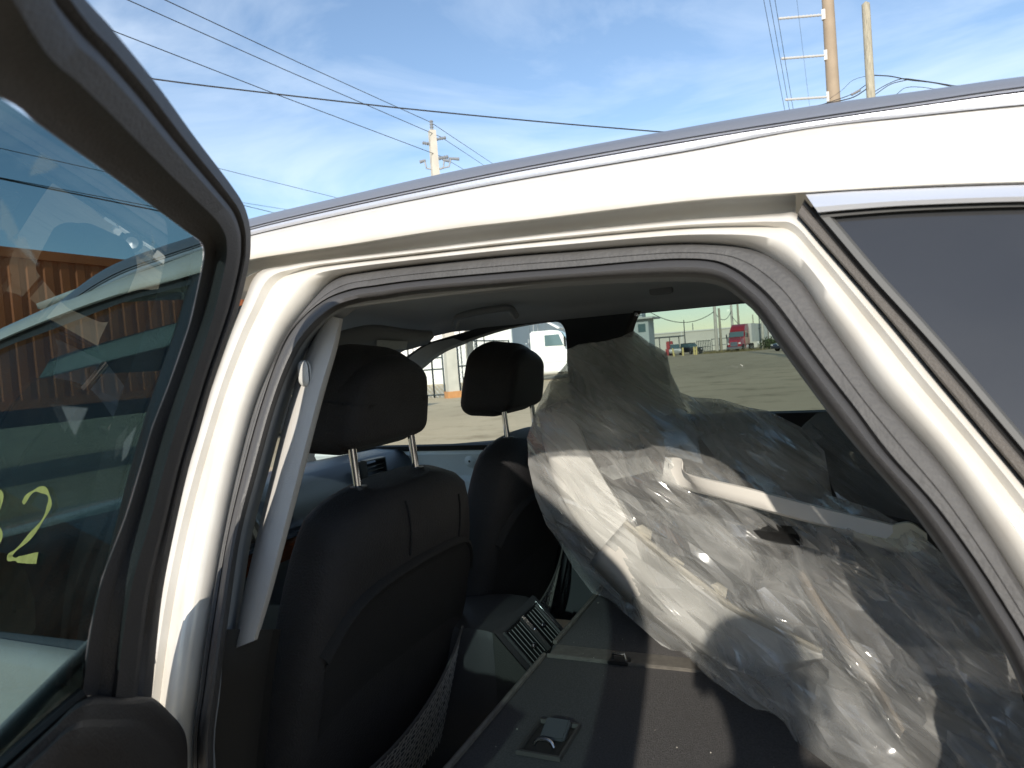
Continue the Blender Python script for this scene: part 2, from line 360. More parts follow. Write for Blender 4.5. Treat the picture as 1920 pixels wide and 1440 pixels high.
Hpx = [(400,1440),(412,1285),(432,1130),(452,1000),(485,875),(517,760),(548,680),(580,628),(628,584),(675,567),(722,560),(790,550),(950,537),(1080,527),(1190,521),(1270,519),(1320,521),(1358,531),(1395,558),(1428,592),(1465,645),(1518,718),(1570,787),(1632,862),(1727,972),(1840,1140),(1925,1300)]
def ext(pts3, dx=0.0):                            # carry a ring on below the frame: B pillar foot and C pillar foot
    a = pts3[0]; z = pts3[-1]
    pre = [Vector((a.x+.02, a.y, .42)), Vector((a.x+.0, a.y, .62))]
    post = [Vector((z.x+.02, z.y-.02, z.z-.13)), Vector((z.x-.02, .68+(a.y-.68), .85)), Vector((z.x-.14, a.y, .66)), Vector((z.x-.35, a.y, .50))]
    return pre + pts3 + post
def ring(A, B, steps, k=5):
    rr = []
    for t, off in steps:
        p = [hs(lerp(a[0], b[0], t), lerp(a[1], b[1], t), off) for a, b in zip(A, B)]
        rr.append(rs(ext(p), k))
    return rr
frame = MB().loft(ring(Epx, Fpx, [(0, .034), (.04, .022), (.10, .013), (.2, .012), (.34, .026), (.48, .016), (.6, .014), (.78, .024), (.92, .040), (1.0, .052)])).build('body_side_frame', WHITE, car, angle=70)
MB().loft(ring(Fpx, Gpx, [(-.06, .046), (0, .036), (.15, .032), (.5, .033), (.53, .0345), (.56, .033), (.9, .034), (1.0, .044)])).build('seal_flange', FLANGE, car, angle=50)
seal = MB().loft(ring(Gpx, Hpx, [(-.05, .055), (.0, .046), (.06, .032), (.2, .022), (.42, .017), (.66, .020), (.85, .030), (.97, .045), (1.02, .065)])).build('door_seal', RUBBER, car, angle=60)
Ipx = [(a[0]+(b[0]-a[0])*.3, a[1]+(b[1]-a[1])*.16) for a, b in zip(Hpx, [(p[0]+60*(1 if i < 9 else 0)-20*(1 if i > 18 else 0), p[1]+45*(1 if 8 <= i <= 18 else 0)) for i, p in enumerate(Hpx)])]
MB().loft(ring(Hpx, Ipx, [(.0, .060), (.3, .075), (.8, .11), (1.2, .16)])).build('aperture_lining', mat('lining_grey', (.26, .28, .30), .85, bump=.2, bscale=600), car, angle=60)

# ---- cantrail, roof moulding, roof rail (continue over the front door)
Lx = [(-260,735),(-120,672),(0,617),(133,558),(233,520),(300,497),(380,468),(468,443),(640,404),(827,366),(1000,334),(1280,287),(1513,243),(1720,220),(1920,200),(2150,182),(2500,170)]
Dx = [(-260,770),(-120,700),(0,640),(133,586),(233,552),(300,534),(380,511),(472,487),(640,462),(827,433),(1000,413),(1280,380),(1493,365),(1713,352),(1920,345),(2150,342),(2500,350)]
def crow(t, off): return rs(tail([hs(lerp(a[0], b[0], t), lerp(a[1], b[1], t), off) for a, b in zip(Lx, Dx)], off), 5)
MB().loft([crow(-.03, .03), crow(-.02, .012), crow(.02, .004), crow(.15, -.004), crow(.5, -.010), crow(.85, -.008), crow(.97, -.004), crow(1.0, .004), crow(.99, .03), crow(.93, .07)]).build('roof_side_panel', WHITE, car, angle=60)
Ex2 = [(440,533),(487,507),(540,497),(607,487),(773,468),(940,448),(1073,433),(1200,420),(1300,411),(1400,405),(1492,399)]
Dx2 = [(440,497),(487,484),(540,478),(607,468),(740,446),(907,423),(1073,403),(1190,391),(1280,380),(1400,371),(1492,365)]
MB().loft([rs([hs(lerp(a[0], b[0], t), lerp(a[1], b[1], t), o) for a, b in zip(Dx2, Ex2)], 5) for t, o in [(-.15, .03), (.0, .055), (.3, .062), (.7, .064), (.94, .056), (1.02, .034)]]).build('door_gutter', mat('white_paint_matt', (.74, .73, .71), .4, coat=.3), car, angle=60)
Tx = [(100,575),(143,541),(187,510),(233,487),(300,463),(363,443),(468,410),(640,369),(827,326),(1000,292),(1280,240),(1513,200),(1720,171),(1920,143),(2150,118),(2500,95)]
Bx = [(105,590),(148,556),(192,528),(240,505),(310,481),(370,461),(468,428),(640,387),(827,347),(1000,312),(1280,262),(1513,225),(1720,194),(1920,165),(2150,140),(2500,117)]
Cx = [(112,597),(160,563),(205,536),(250,516),(318,491),(378,470),(468,443),(640,404),(827,366),(1000,334),(1280,287),(1513,243),(1720,220),(1920,200),(2150,182),(2500,165)]
def trow(A, B, t, off): return rs(tail([hs(lerp(a[0], b[0], t), lerp(a[1], b[1], t), off) for a, b in zip(A, B)], off), 5)
MB().loft([trow(Tx, Bx, 1.02, .03), trow(Tx, Bx, 1.0, .006), trow(Tx, Bx, .85, -.002), trow(Tx, Bx, .5, .0), trow(Tx, Bx, .2, .008), trow(Tx, Bx, .0, .02), trow(Tx, Bx, .0, .045), trow(Tx, Bx, .9, .055)], cyc=True).build('roof_rail', RAILM, car, angle=50)
MB().loft([trow(Bx, Cx, -.12, .014), trow(Bx, Cx, -.06, .002), trow(Bx, Cx, .12, -.001), trow(Bx, Cx, .15, .006), trow(Bx, Cx, .21, .006), trow(Bx, Cx, .24, .002), trow(Bx, Cx, .6, .003), trow(Bx, Cx, .88, .006), trow(Bx, Cx, .93, .03)]).build('roof_moulding', SILVER, car, angle=40)
# roof skin: from the mouldings across to the far side, slightly crowned
def roof_z(x): return 1.735 - .05*max(0, (x-.1))**2 - .10*max(0, (-.75-x))**1.7
def far_top(x, off=0.0): return Vector((x, 2.27+off, roof_z(x)-.07))
rx = [-1.52, -1.42, -1.30, -1.15, -1.0, -.8, -.6, -.3, 0, .3, .7, 1.1, 1.5, 1.8]
MB().loft([[Vector((x, lerp(.955, 2.27, t), roof_z(x)-.012+.05*math.sin(math.pi*t)-.03*(t > .99))) for x in rx] for t in (0, .08, .2, .35, .5, .65, .8, .92, 1)]).build('roof_panel', WHITE, car, angle=70, thick=.012)

# ---- quarter window: rubber edge, bright trim, dark glass
wx0 = [(1496,402),(1540,452),(1600,520),(1680,613),(1752,700),(1840,805),(1920,900),(2040,1042),(2150,1170)]
wx1 = [(1507,377),(1560,440),(1628,520),(1712,612),(1790,700),(1880,806),(1960,900),(2080,1042),(2190,1170)]
MB().loft([rs([hs(lerp(a[0], b[0], t), lerp(a[1], b[1], t), o) for a, b in zip(wx0, wx1)], 5) for t, o in [(-.05, .03), (.0, .006), (.12, .0), (.6, -.002), (.72, .0), (.76, .014)]]).build('window_rubber_edge', mat('brown_rubber', (.12, .107, .095), .65, bump=.2, bscale=420, var=.12, vscale=9), car, angle=40)  # brown rubber strip along the pillar edge of the window
MB().loft([rs([hs(lerp(a[0], b[0], t), lerp(a[1], b[1], t), o) for a, b in zip(wx0, wx1)], 5) for t, o in [(.74, .012), (1.0, .010), (1.12, .004), (1.15, .012)]]).build('window_rubber_groove', RUBBERD, car)
gl_o = [(1517,388),(1600,383),(1720,378),(1920,372),(2150,372),(2500,385),(2560,1190),(2200,1180),(1975,900),(1800,696),(1640,512),(1570,437)]
gtl = rs(tail([hs(*p, .012) for p in gl_o[:6]], .012), 3); bl_ = hs(2185, 1168, .012)
def side_glass(t):
    row = []
    for i_, p in enumerate(gtl):
        x = lerp(p.x, lerp(bl_.x, 1.62, i_/(len(gtl)-1)), t); z = lerp(p.z, bl_.z, t); row.append(Vector((x, .86+K*(max(z, ZB)-1.55)+.012+.05*max(0, x-.5)**2, z)))
    return row
q = MB().loft([side_glass(t/8) for t in range(9)]).build('quarter_window', GQ, car, angle=60)
tt = [(1510,364),(1600,358),(1713,353),(1920,346),(2150,343),(2500,352)]; tb = [(1536,401),(1600,395),(1713,387),(1920,380),(2150,380),(2500,392)]
MB().loft([rs(tail([hs(lerp(a[0], b[0], t), lerp(a[1], b[1], t), o) for a, b in zip(tt, tb)], o), 6) for t, o in [(-.02, .02), (.02, -.001), (.2, -.004), (.60, -.006), (.66, -.0065), (.92, -.003), (.97, .001), (1.0, .02)]]).build('bright_window_trim', mat('bright_trim', (.74, .76, .82), .22, metal=.55), q, angle=25)
tb2 = [(a[0]+8, a[1]+9) for a in tb]
MB().loft([rs(tail([hs(lerp(a[0], b[0], t), lerp(a[1], b[1], t), o) for a, b in zip(tb, tb2)], o), 6) for t, o in [(-.3, .012), (.2, .004), (.8, .005), (1.1, .014)]]).build('window_gasket', RUBBERD, q)
MB().loft([rs([hs(p[0]+dx, p[1]+dy, o) for p in [(1524, 398)]+wx1[1:]], 5) for dx, dy, o in [(2, 0, .012), (6, -2, .005), (17, -8, .005), (22, -10, .012)]]).build('inner_gasket', mat('gasket_grey', (.10, .10, .098), .6), q)
# lower body, rear quarter, tail, bonnet, wings, wheels (mostly out of frame, seen only from a step aside)
MB().loft([[sideP(x, z, o+(.045 if x < .33 else .05*max(0, x-.5)**2)) for x in (.26, .32, .42, .6, 1.0, 1.4, 1.75)] for z, o in ((1.135, .008), (1.12, -.008), (1.06, -.03), (.95, -.045), (.75, -.035), (.45, 0))]).build('quarter_panel', WHITE, car, angle=60, thick=.01)
MB().loft([[sideP(x, z, o) for x in (-2.6, -1.9, -1.4, -.9, -.4, .12)] for z, o in ((.52, .05), (.46, -.02), (.36, -.02), (.26, .04), (.26, .4))]).build('sill', mat('sill_black', (.03, .03, .03), .6), car, thick=.01)
MB().loft([[Vector((x, y, z)) for y in (.72, 1.1, 1.6, 2.1, 2.5)] for x, z in ((1.60, 1.66), (1.66, 1.5), (1.80, 1.15), (1.86, .9), (1.84, .4))]).build('tailgate', WHITE, car, thick=.02)
MB().loft([[Vector((x, lerp(.72, 2.48, t), z+.05*math.sin(math.pi*t))) for t in (0, .05, .2, .5, .8, .95, 1)] for x, z in ((-1.98, 1.05), (-2.3, 1.03), (-2.7, .98), (-3.0, .86), (-3.08, .6), (-3.08, .35))]).build('bonnet', WHITE, car, thick=.012)
for yy in (.68, 2.52):
    MB().loft([[Vector((x, yy, z)) for x in (-3.05, -2.9, -2.6, -2.2, -1.95)] for z in (.9, .75, .6, .45)]).build('front_wing', WHITE, car, thick=.01)
MB().loft([[Vector((x, 2.52, z)) for x in (-2.0, -1.0, 0, 1.0, 2.0)] for z in (1.1, .9, .6, .35)]).build('far_body_side', WHITE, car, thick=.01)
for wx_, wy_ in ((-2.45, .76), (-2.45, 2.44), (.9, .76), (.9, 2.44)):
    tyre = MB().lathe([(.24, -.12), (.36, -.12), (.38, -.09), (.38, .09), (.36, .12), (.24, .12)], (wx_, wy_, .38), 'y', 28).build('wheel', TYRE, car)
    MB().lathe([(.02, -.125), (.24, -.115), (.24, .1)], (wx_, wy_, .38), 'y', 28).build('rim', RIM, tyre)

# ---- front door (closed), glazing band, glass, painted number
fd = MB().loft([[sideP(x, z, o) for x in (-1.95, -1.7, -1.4, -1.1, -.93)] for z, o in ((1.075, -.02), (1.05, -.035), (.9, -.05), (.7, -.045), (.5, -.01))]).build('front_door', WHITE, car, angle=60, thick=.01)
MB().loft([rs([hs(x, y+dy, o) for x, y in [(-320,1168),(-120,1180),(0,1190),(155,1207),(230,1216),(262,1218)]], 4) for dy, o in [(-6, .012), (0, -.004), (12, -.014), (26, -.016), (30, .0)]]).build('belt_moulding', mat('belt_grey', (.16, .17, .18), .4), fd)
gtop = [(-280,800),(-120,716),(0,655),(100,617),(233,566),(300,548),(372,530)]
MB().loft([rs([hs(x+o2, y, o) for (x, y), (x2, y2) in zip([(-280,766),(-120,697),(0,637),(133,583),(233,549),(300,531),(372,512)], gtop)], 4) for o2, o in [(0, .01)]] + [rs([hs(x, y, o) for x, y in gtop], 4) for o in (.002, .012)]).build('window_frame', mat('frame_black', (.05, .055, .06), .35), fd)
MB().loft([rs([hs(x+dx, y, o) for x, y in [(378,510),(345,620),(300,750),(262,880),(228,1010),(200,1120),(182,1215)]], 4) for dx, o in [(-18, .012), (-14, .0), (10, -.004), (45, -.003), (78, .012), (80, .03)]]).build('pillar_applique', mat('applique_black', (.03, .032, .035), .3), fd)
MB().poly([hs(x, y, .010) for x, y in [(-280,790),(-120,706),(0,645),(100,607),(233,560),(372,522),(345,620),(300,750),(262,880),(228,1010),(200,1120),(182,1222),(0,1200),(-320,1180)]]).build('window_glass', GFRONT, fd, smooth=False)
def stroke(px, wd, off):
    c = rs([hs(x, y, off) for x, y in px], 6); rows = [[], []]
    n_ = len(c)
    for i, p in enumerate(c):
        d = (c[min(i+1, n_-1)]-c[max(i-1, 0)]).normalized(); sd = d.cross(Vector((0, 1, -.35)).normalized())
        ww = wd*(.75+.35*math.sin(i*.5)+(.55 if i > n_-8 else 0))
        rows[0].append(p+sd*ww); rows[1].append(p-sd*ww)
    return rows
MB().loft(stroke([(43,944),(54,928),(70,918),(86,921),(93,936),(90,955),(76,981),(52,1010),(28,1033),(17,1045),(34,1049),(70,1046)], .0058, .004)).loft(stroke([(-34,925),(-18,914),(-4,920),(3,935),(-2,955),(-20,972),(-4,988),(0,1010),(-14,1034),(-36,1040)], .0058, .004)).build('painted_number', YELLOW, fd, smooth=False)
# ---- rear door, open
Do = [(167,7),(233,83),(300,167),(367,260),(433,347),(458,387),(468,423),(470,450),(467,493),(450,567),(430,627),(400,715),(372,815),(353,880),(330,981),(306,1102),(294,1202),(284,1311)]
Di = [(0,183),(67,230),(133,277),(210,331),(290,390),(352,436),(374,452),(381,468),(380,490),(367,555),(353,613),(318,715),(285,800),(264,872),(234,970),(190,1085),(168,1180),(150,1303)]
preO = [(1.18, 1.16), (1.14, 1.30), (1.06, 1.46), (.95, 1.60), (.80, 1.675), (.60, 1.695)]
preI = [(1.05, 1.16), (1.01, 1.28), (.94, 1.41), (.84, 1.52), (.72, 1.585), (.60, 1.612)]
def drow(t, off):
    p = [doorP(lerp(a[0], b[0], t), lerp(a[1], b[1], t), off) for a, b in zip(preO, preI)] + [hd(lerp(a[0], b[0], t), lerp(a[1], b[1], t), off) for a, b in zip(Do, Di)]
    return rs(p, 5)
rd = MB().loft([drow(.0, -.030), drow(-.003, -.022), drow(.02, -.016), drow(.10, -.008), drow(.14, -.010), drow(.20, -.014), drow(.23, -.002), drow(.27, .002), drow(.50, .000), drow(.56, -.006), drow(.75, -.018), drow(.97, -.024), drow(1.0, -.034), drow(1.0, -.045), drow(.6, -.05), drow(.3, -.042)], cyc=True).build('rear_door', DOORTRIM, car, angle=40)
inner_pts = [doorP(a[0], a[1], -.03) for a in preI] + [hd(x, y, -.03) for x, y in Di]
MB().poly([p for p in inner_pts]).build('window_glass', GDOOR, rd, smooth=False)
MB().loft([rs([hd(x+dx, y+dy, o) for x, y in [(152,1296),(100,1340),(50,1384),(0,1428),(-80,1500),(-260,1660)]], 4) for dx, dy, o in [(-2, -8, -.028), (2, -2, -.012), (9, 6, -.006), (14, 14, -.010)]]).build('belt_weatherstrip', RUBBERD, rd)
MB().loft([rs([hd(x+dx, y+dy*(1 if x > 100 else 1.0), o) for x, y in [(352,1440),(351,1395),(344,1368),(322,1342),(284,1309),(230,1305),(161,1309),(100,1360),(40,1416),(-40,1486),(-220,1640)]], 4) for dx, dy, o in [(0, -2, -.02), (-2, 4, .002), (-8, 16, .010), (-16, 44, .014), (-22, 58, .024), (-30, 100, .030), (-36, 170, .030), (-40, 330, .035), (-30, 560, .03)]]).build('door_trim_panel', DOORPANEL, rd, angle=50)
MB().loft([[doorP(s, z, o) for s in ((-.2 if z > 1.12 else -.32), .0, .3, .6, 1.16)] for z, o in ((1.16, -.04), (1.10, -.06), (.95, -.08), (.75, -.08), (.5, -.05), (.48, .02))]).build('door_outer_skin', WHITE, rd, thick=.006)
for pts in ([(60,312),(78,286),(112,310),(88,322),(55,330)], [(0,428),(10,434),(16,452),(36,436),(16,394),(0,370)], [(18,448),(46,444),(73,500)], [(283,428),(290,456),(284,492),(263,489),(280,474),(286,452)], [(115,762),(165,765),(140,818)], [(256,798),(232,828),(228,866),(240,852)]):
    MB().poly([hd(x, y, -.0265) for x, y in pts]).build('pale_patch', MATS.get('patch_translucent') or translucent('patch_translucent', (.8, .82, .8)), rd, smooth=False)  # pale see-through patches lying on the door glass

# ---- B pillar trim with belt height adjuster
Pl = [(612,590),(585,650),(560,720),(540,790),(522,860),(503,940),(484,1020),(463,1110),(440,1216)]
Pr = [(642,598),(630,655),(611,720),(592,790),(574,860),(553,940),(532,1020),(508,1110),(482,1199)]
pt = MB().loft([rs([hs(lerp(a[0], b[0], t), lerp(a[1], b[1], t), o) for a, b in zip(Pl, Pr)], 5) for t, o in [(-.12, .12), (0, .085), (.15, .078), (.5, .076), (.85, .08), (1.0, .092), (1.05, .14)]]).build('pillar_trim', TRIMG, car, angle=60)
c = hs(571, 700, .07)
MB().loft(rbox(c, (.011, .008, .021), 3.0)).build('belt_height_slider', mat('slider_grey', (.55, .55, .54), .5), pt)
MB().loft([rs([hs(x+dx, y, o) for x, y in [(452,1180),(440,1250),(430,1340),(420,1440),(412,1560)]], 4) for dx, o in [(-30, .06), (-5, .08), (30, .10), (60, .13), (75, .2)]]).build('lower_pillar_trim', mat('pillar_black', (.006, .006, .006), .7), car)

# ---- headliner and its fittings
def lz(x): return min(1.632, roof_z(x)-.085) - (.0 if x > -1.25 else .25*(-1.25-x))
hxs = [-1.50, -1.40, -1.30, -1.2, -1.05, -.9, -.75, -.55, -.35, -.15, .05, .4, .8, 1.2, 1.6]
def head_row(t):
    row = []
    for x in hxs:
        zn = 1.575 if x > -.8 else 1.575 + (x+.8)*.10
        edge = zn - (0.0 if x < .0 else .1*x)
        zf = min(1.583, lz(x)-.03)
        y0, y1 = .935, 2.205
        z = lerp(edge, zf, t) + .088*(math.sin(math.pi*t)**.32 if 0 < t < 1 else 0)
        row.append(Vector((x, lerp(y0, y1, t), z)))
    return row
hl = MB().loft([head_row(t) for t in (0, .02, .05, .1, .2, .35, .5, .65, .8, .9, .95, .98, 1)]).build('headliner', LINER, car, angle=60, thick=.006)
# grab handle above the far front door
gh = rs([hy(853, 612, 2.08), hy(858, 596, 2.02), hy(880, 588, 2.0), hy(925, 580, 2.0), hy(955, 578, 2.02), hy(967, 592, 2.08)], 6)
MB().tube(gh, .012, 8).build('grab_handle', mat('handle_grey', (.20, .215, .23), .6), hl)
MB().loft(rbox(hy(1240, 545, 2.06), (.035, .012, .012), 4)).build('coat_hook', mat('handle_grey', (.12, .13, .14), .6), hl)
# sun visors on the header
vis = rs([hx(620, 640, -1.19), hx(640, 628, -1.17), hx(700, 615, -1.16), hx(760, 622, -1.17), hx(812, 626, -1.19)], 4); vis2 = rs([hx(600, 652, -1.29), hx(640, 652, -1.30), hx(700, 654, -1.31), hx(755, 652, -1.31), hx(800, 640, -1.28)], 4)
sv = MB().loft([vis, vis2]).build('sun_visor', mat('visor_cloth', (.20, .21, .215), .9, bump=.2, bscale=800), hl, thick=.022)
MB().poly([lerp(vis[i], vis2[i], t)+Vector((.014, -.004, -.013)) for i, t in ((8, .35), (12, .35), (12, .85), (8, .9))]).build('visor_label', mat('label_print', (.45, .45, .40), .7, var=.3, vscale=160), sv, smooth=False)
MB().loft([[Vector((x, y, z)) for y in (.99, 1.1, 1.3, 1.42)] for x, z in ((-1.20, 1.565), (-1.28, 1.545), (-1.40, 1.515))]).build('sun_visor', mat('visor_cloth', (.20, .21, .215), .9), hl, thick=.022)
# ---- far side of the cabin with its window openings
def farP(x, z, o=0.0): return Vector((x, 2.2 + .30*(1.583-max(z, 1.1)) + o, z))
def hf(px, py, o=0.0):
    d = ray(px, py); t = (2.2 + .30*(1.583-H) + o)/(d.y + .30*d.z); return CAM + d*t
def far2(pts): return [Vector((p.x, p.z, 0)) for p in pts]
w1 = rs([hf(*p) for p in [(640,852),(652,770),(700,726),(768,697),(800,672),(840,650),(890,632),(940,617),(1000,606),(1040,603),(1056,612),(1062,640),(1066,720),(1072,816),(960,826),(820,838),(720,846)]], 4, closed=True)
w2 = rs([hf(*p) for p in [(1172,770),(1174,640),(1184,598),(1200,581),(1260,577),(1340,571),(1420,566),(1500,564),(1560,580),(1620,640),(1690,740),(1690,768),(1560,772),(1420,776),(1290,780)]], 4, closed=True)
outl = [farP(x, z) for x, z in [(-2.1, 1.14), (-1.75, 1.32), (-1.5, 1.47), (-1.32, 1.55), (-1.1, 1.585), (-.6, 1.607), (0, 1.607), (.5, 1.58), (1.0, 1.53), (1.5, 1.44), (1.75, 1.0), (1.75, .5), (-2.1, .5)]]
def tess_far(outline, holes, o):
    loops = [outline]+holes; tri = tessellate_polygon([far2(l) for l in loops]); v = [p+Vector((0, o, 0)) for l in loops for p in l]; return v, tri
fs = MB(); fs.add(*tess_far(outl, [w1, w2], 0)); fs.add(*tess_far(outl, [w1, w2], .07))
for l in (w1, w2):
    fs.loft([l, [p+Vector((0, .07, 0)) for p in l]], closed=True)
fsw = fs.build('far_side_trim', mat('far_trim_grey', (.045, .05, .056), .85, bump=.2, bscale=500), car, smooth=False)
MB().poly([p+Vector((0, .04, 0)) for p in w1]).build('far_front_window', GFAR, car, smooth=False)
MB().poly([p+Vector((0, .04, 0)) for p in w2]).build('far_rear_window', GREAR, car, smooth=False)
MB().loft([[farP(x, z, o) for x in (-1.95, -1.4, -.74)] for z, o in ((1.165, -.03), (1.16, -.045), (1.142, -.045), (1.135, -.02))]).build('far_belt_seal', RUBBERD, car)
fdn = MB().loft([[farP(x, z, o) for x in (-1.95, -1.6, -1.3, -1.1, -.93)] for z, o in ((1.142, -.03), (1.125, -.04), (1.10, -.035), (1.04, -.03), (1.02, -.045), (.97, -.05), (.955, -.03), (.92, -.03), (.905, -.05), (.6, -.05))]).build('far_front_door_shell', WHITEIN, car, angle=30)
c = hf(883, 864, -.04)
MB().lathe([(.004, -.012), (.012, -.010), (.022, -.004), (.026, 0)], c, 'y', 20).build('door_grommet', WHITEIN, fdn)
MB().lathe([(.0005, -.0145), (.0045, -.0135)], c, 'y', 10).build('grommet_hole', RUBBERD, fdn)
# far A pillar cover and windshield, cowl
MB().loft([rs([hf(x, y, o) for x, y in pl], 5) for pl, o in (([(700,740),(745,690),(790,655),(835,640)], -.03), ([(715,730),(757,680),(800,648),(850,634)], -.055), ([(740,735),(785,690),(822,662),(868,640)], -.05), ([(752,730),(795,690),(832,662),(880,642)], .0))]).build('far_pillar_trim', mat('pillar_grey', (.30, .32, .33), .8, bump=.2, bscale=600), car)
MB().loft([[Vector((lerp(-1.50, -2.1, t)-.06*math.sin(math.pi*s), lerp(lerp(.96, .82, t), lerp(2.19, 2.36, t), s), lerp(1.535, 1.09, t)+.02*math.sin(math.pi*s)) ) for s in (0, .2, .4, .6, .8, 1)] for t in (0, .33, .66, 1)]).build('windshield', GDUST, car)
# rear view mirror
MB().loft(rbox((-1.36, 1.58, 1.47), (.02, .11, .035), 4)).tube([(-1.36, 1.58, 1.48), (-1.42, 1.58, 1.55)], .012, 6).build('rear_view_mirror', BLACKP, car)

# ---- dashboard
dsx = [.86, 1.0, 1.25, 1.5, 1.75, 2.0, 2.2, 2.33]
def dashrow(x, z, bulge=0.0): return [Vector((x - .03*abs((y-1.6)/.75)**2*0 + bulge*math.exp(-((y-1.2)/.22)**2), y, z + .06*math.exp(-((y-1.2)/.2)**2)*(bulge != 0))) for y in dsx]
db = MB().loft([dashrow(-2.0, 1.10), dashrow(-1.8, 1.13), dashrow(-1.62, 1.155), dashrow(-1.53, 1.15), dashrow(-1.49, 1.12), dashrow(-1.47, 1.06), dashrow(-1.475, 1.0), dashrow(-1.50, .98), dashrow(-1.52, .93), dashrow(-1.50, .85), dashrow(-1.55, .6)]).build('dashboard', DASH, car, angle=50)
MB().loft([[Vector((x, y, z+.012*(y-1.6))) for y in dsx] for x, z in ((-1.47, 1.005), (-1.452, 1.003), (-1.45, .993), (-1.47, .988))]).build('chrome_strip', CHROME, db)
MB().loft([[Vector((x, y, z)) for y in dsx] for x, z in ((-1.47, .985), (-1.458, .975), (-1.46, .93), (-1.48, .925))]).build('wood_trim', WOOD, db)
vc = hx(703, 886, -1.455)
fr_ = [(-.058, .048), (.05, .044), (.062, -.04), (-.052, -.046)]
vt = MB().loft([[Vector((vc.x+dx, vc.y+y*s, vc.z+z*s)) for y, z in fr_] for s, dx in ((1.12, -.01), (1.08, .012), (1.0, .012), (.98, -.03))], closed=True).build('air_vent', BLACKP, db, smooth=False)
for i in range(5):
    MB().box((vc.x+.0, vc.y+.002, vc.z-.032+.0155*i), (.016, .1, .003), Matrix.Rotation(.5, 3, 'Y')).build('vent_slat', BLACKP, vt, smooth=False)
MB().poly([Vector((vc.x+.015, vc.y+y*1.08, vc.z-.052+dz)) for y, dz in ((-.06, .0), (.06, .006), (.06, .012), (-.06, .006))]).build('vent_chrome', CHROME, vt, smooth=False)
# steering wheel
sw = [Vector((-1.40+.19*.35*math.sin(a)*-1, 1.22+.185*math.cos(a), 1.04+.175*math.sin(a))) for a in [2*math.pi*i/32 for i in range(33)]]
MB().tube(sw, .015, 8, cap=False).loft(rbox((-1.42, 1.22, 1.03), (.03, .07, .055), 3)).tube([(-1.42, 1.04, 1.04), (-1.42, 1.4, 1.04)], .014, 6).build('steering_wheel', BLACKP, car)

# ---- front seats
SC = Vector((-1.04, 1.268, .50)); SA = Vector((.24, 0, .971)); SX = Vector((.971, 0, -.24)); SY = Vector((0, 1, 0))
def sw_(v): return .318*min(1, (v/.10+.5)) if v < .05 else (.318 if v < .55 else .318 - .05*((v-.55)/.35)**1.8 if v < .9 else .268*max(.05, 1-((v-.9)/.105)**2.2)**.5)
def sd_(v): return .085 if v < .8 else .085*max(.04, 1-((v-.8)/.21)**2.6)**.5
LEN = .76
def seat_pt(v, th, gx=1.0, e=3.4):
    f = lambda q: math.copysign(abs(q)**(2/e), q)
    return SC + SA*(LEN*v) + SY*(sw_(v)*f(math.sin(th))) + SX*(sd_(v)*f(math.cos(th))*gx + .015*math.sin(v*3))
vs = [0, .04, .12, .2, .3, .4, .5, .6, .7, .78, .84, .89, .93, .96, .98, .995]
seat = MB().loft([[seat_pt(v, 2*math.pi*k/40) for k in range(40)] for v in vs], closed=True)
seat.f.append(tuple(range((len(vs)-1)*40, len(vs)*40)))
seat.loft(rbox((-1.27, 1.255, .47), (.27, .26, .09), 4)).loft(rbox((-1.2, 1.255, .28), (.2, .2, .12), 6))
seat = seat.build('front_seat', SEAT, car, angle=60)
seat['label'] = 'black leatherette driver seat beside the open door'
def rear_x(y, v, push=0.0):                       # point on the rear face of the backrest
    q = min(.999, abs(y)/sw_(v)); x = sd_(v)*(1-q**3.4)**(1/3.4)
    return SC + SA*(LEN*v) + SY*y + SX*(x+.015*math.sin(v*3)+push)
def vtop(y): q = abs(y)/.29; return .79 - .03*q**2 - .13*q**6
ysn = [-.29+.58*i/28 for i in range(29)]
MB().loft([[rear_x(y*sc, vtop(y)*lerp(1, .03, s)+dv, pu) for y in ysn] for s, sc, dv, pu in ((0, 1.01, .012, -.004), (0, 1.0, .006, .012), (0, .99, -.004, .014), (.012, .985, 0, .006), (.05, .975, 0, .003), (.2, .97, 0, .0045), (.35, .97, 0, .0), (.5, .97, 0, -.01), (.7, .97, 0, -.012), (1, .97, 0, .0))]).build('back_panel', SEATP, seat, angle=60)
for y in (-.06,):                                  # seam over the shoulder
    MB().tube([rear_x(y-.02*(.8-v), v, .0015) for v in (.815, .85, .88, .91, .94, .96)], .0022, 5).build('seam', SEATP, seat)
MB().tube([rear_x(.165, v, .0015) for v in (.78, .82, .86, .89, .92)], .002, 5).build('seam', SEATP, seat)
HC = Vector((-.905, 1.262, 1.408)); HM = Matrix.Rotation(R(11), 3, 'Y')
def headpart(c, s, e):
    v, f = rcube(s, e, 16)
    return [HM @ Vector((p.x, p.y*(1.02-.09*(p.z/s[2])-.05*(p.z/s[2])**2), p.z + .12*p.x*(1 if p.z < 0 else .3) - .25*p.y*p.y/.14*(p.z > 0))) + c for p in v], f
MB().add(*headpart(HC+Vector((-.024, 0, .004)), (.078, .142, .114), .045)).build('headrest', SEAT, seat, angle=80)
MB().add(*headpart(HC+Vector((.028, .0, -.002)), (.048, .1435, .097), .034)).build('headrest_shell', SEAT, seat, angle=80)
for yy in (1.145, 1.368):
    MB().tube([(-.868, yy, 1.20), (-.878, yy, 1.36)], .0085, 12).build('headrest_post', CHROME, seat)
    MB().lathe([(.0, .016), (.017, .014), (.02, .0), (.022, -.012)], (-.867, yy, 1.222), 'z', 14).build('post_guide', BLACKP, seat)
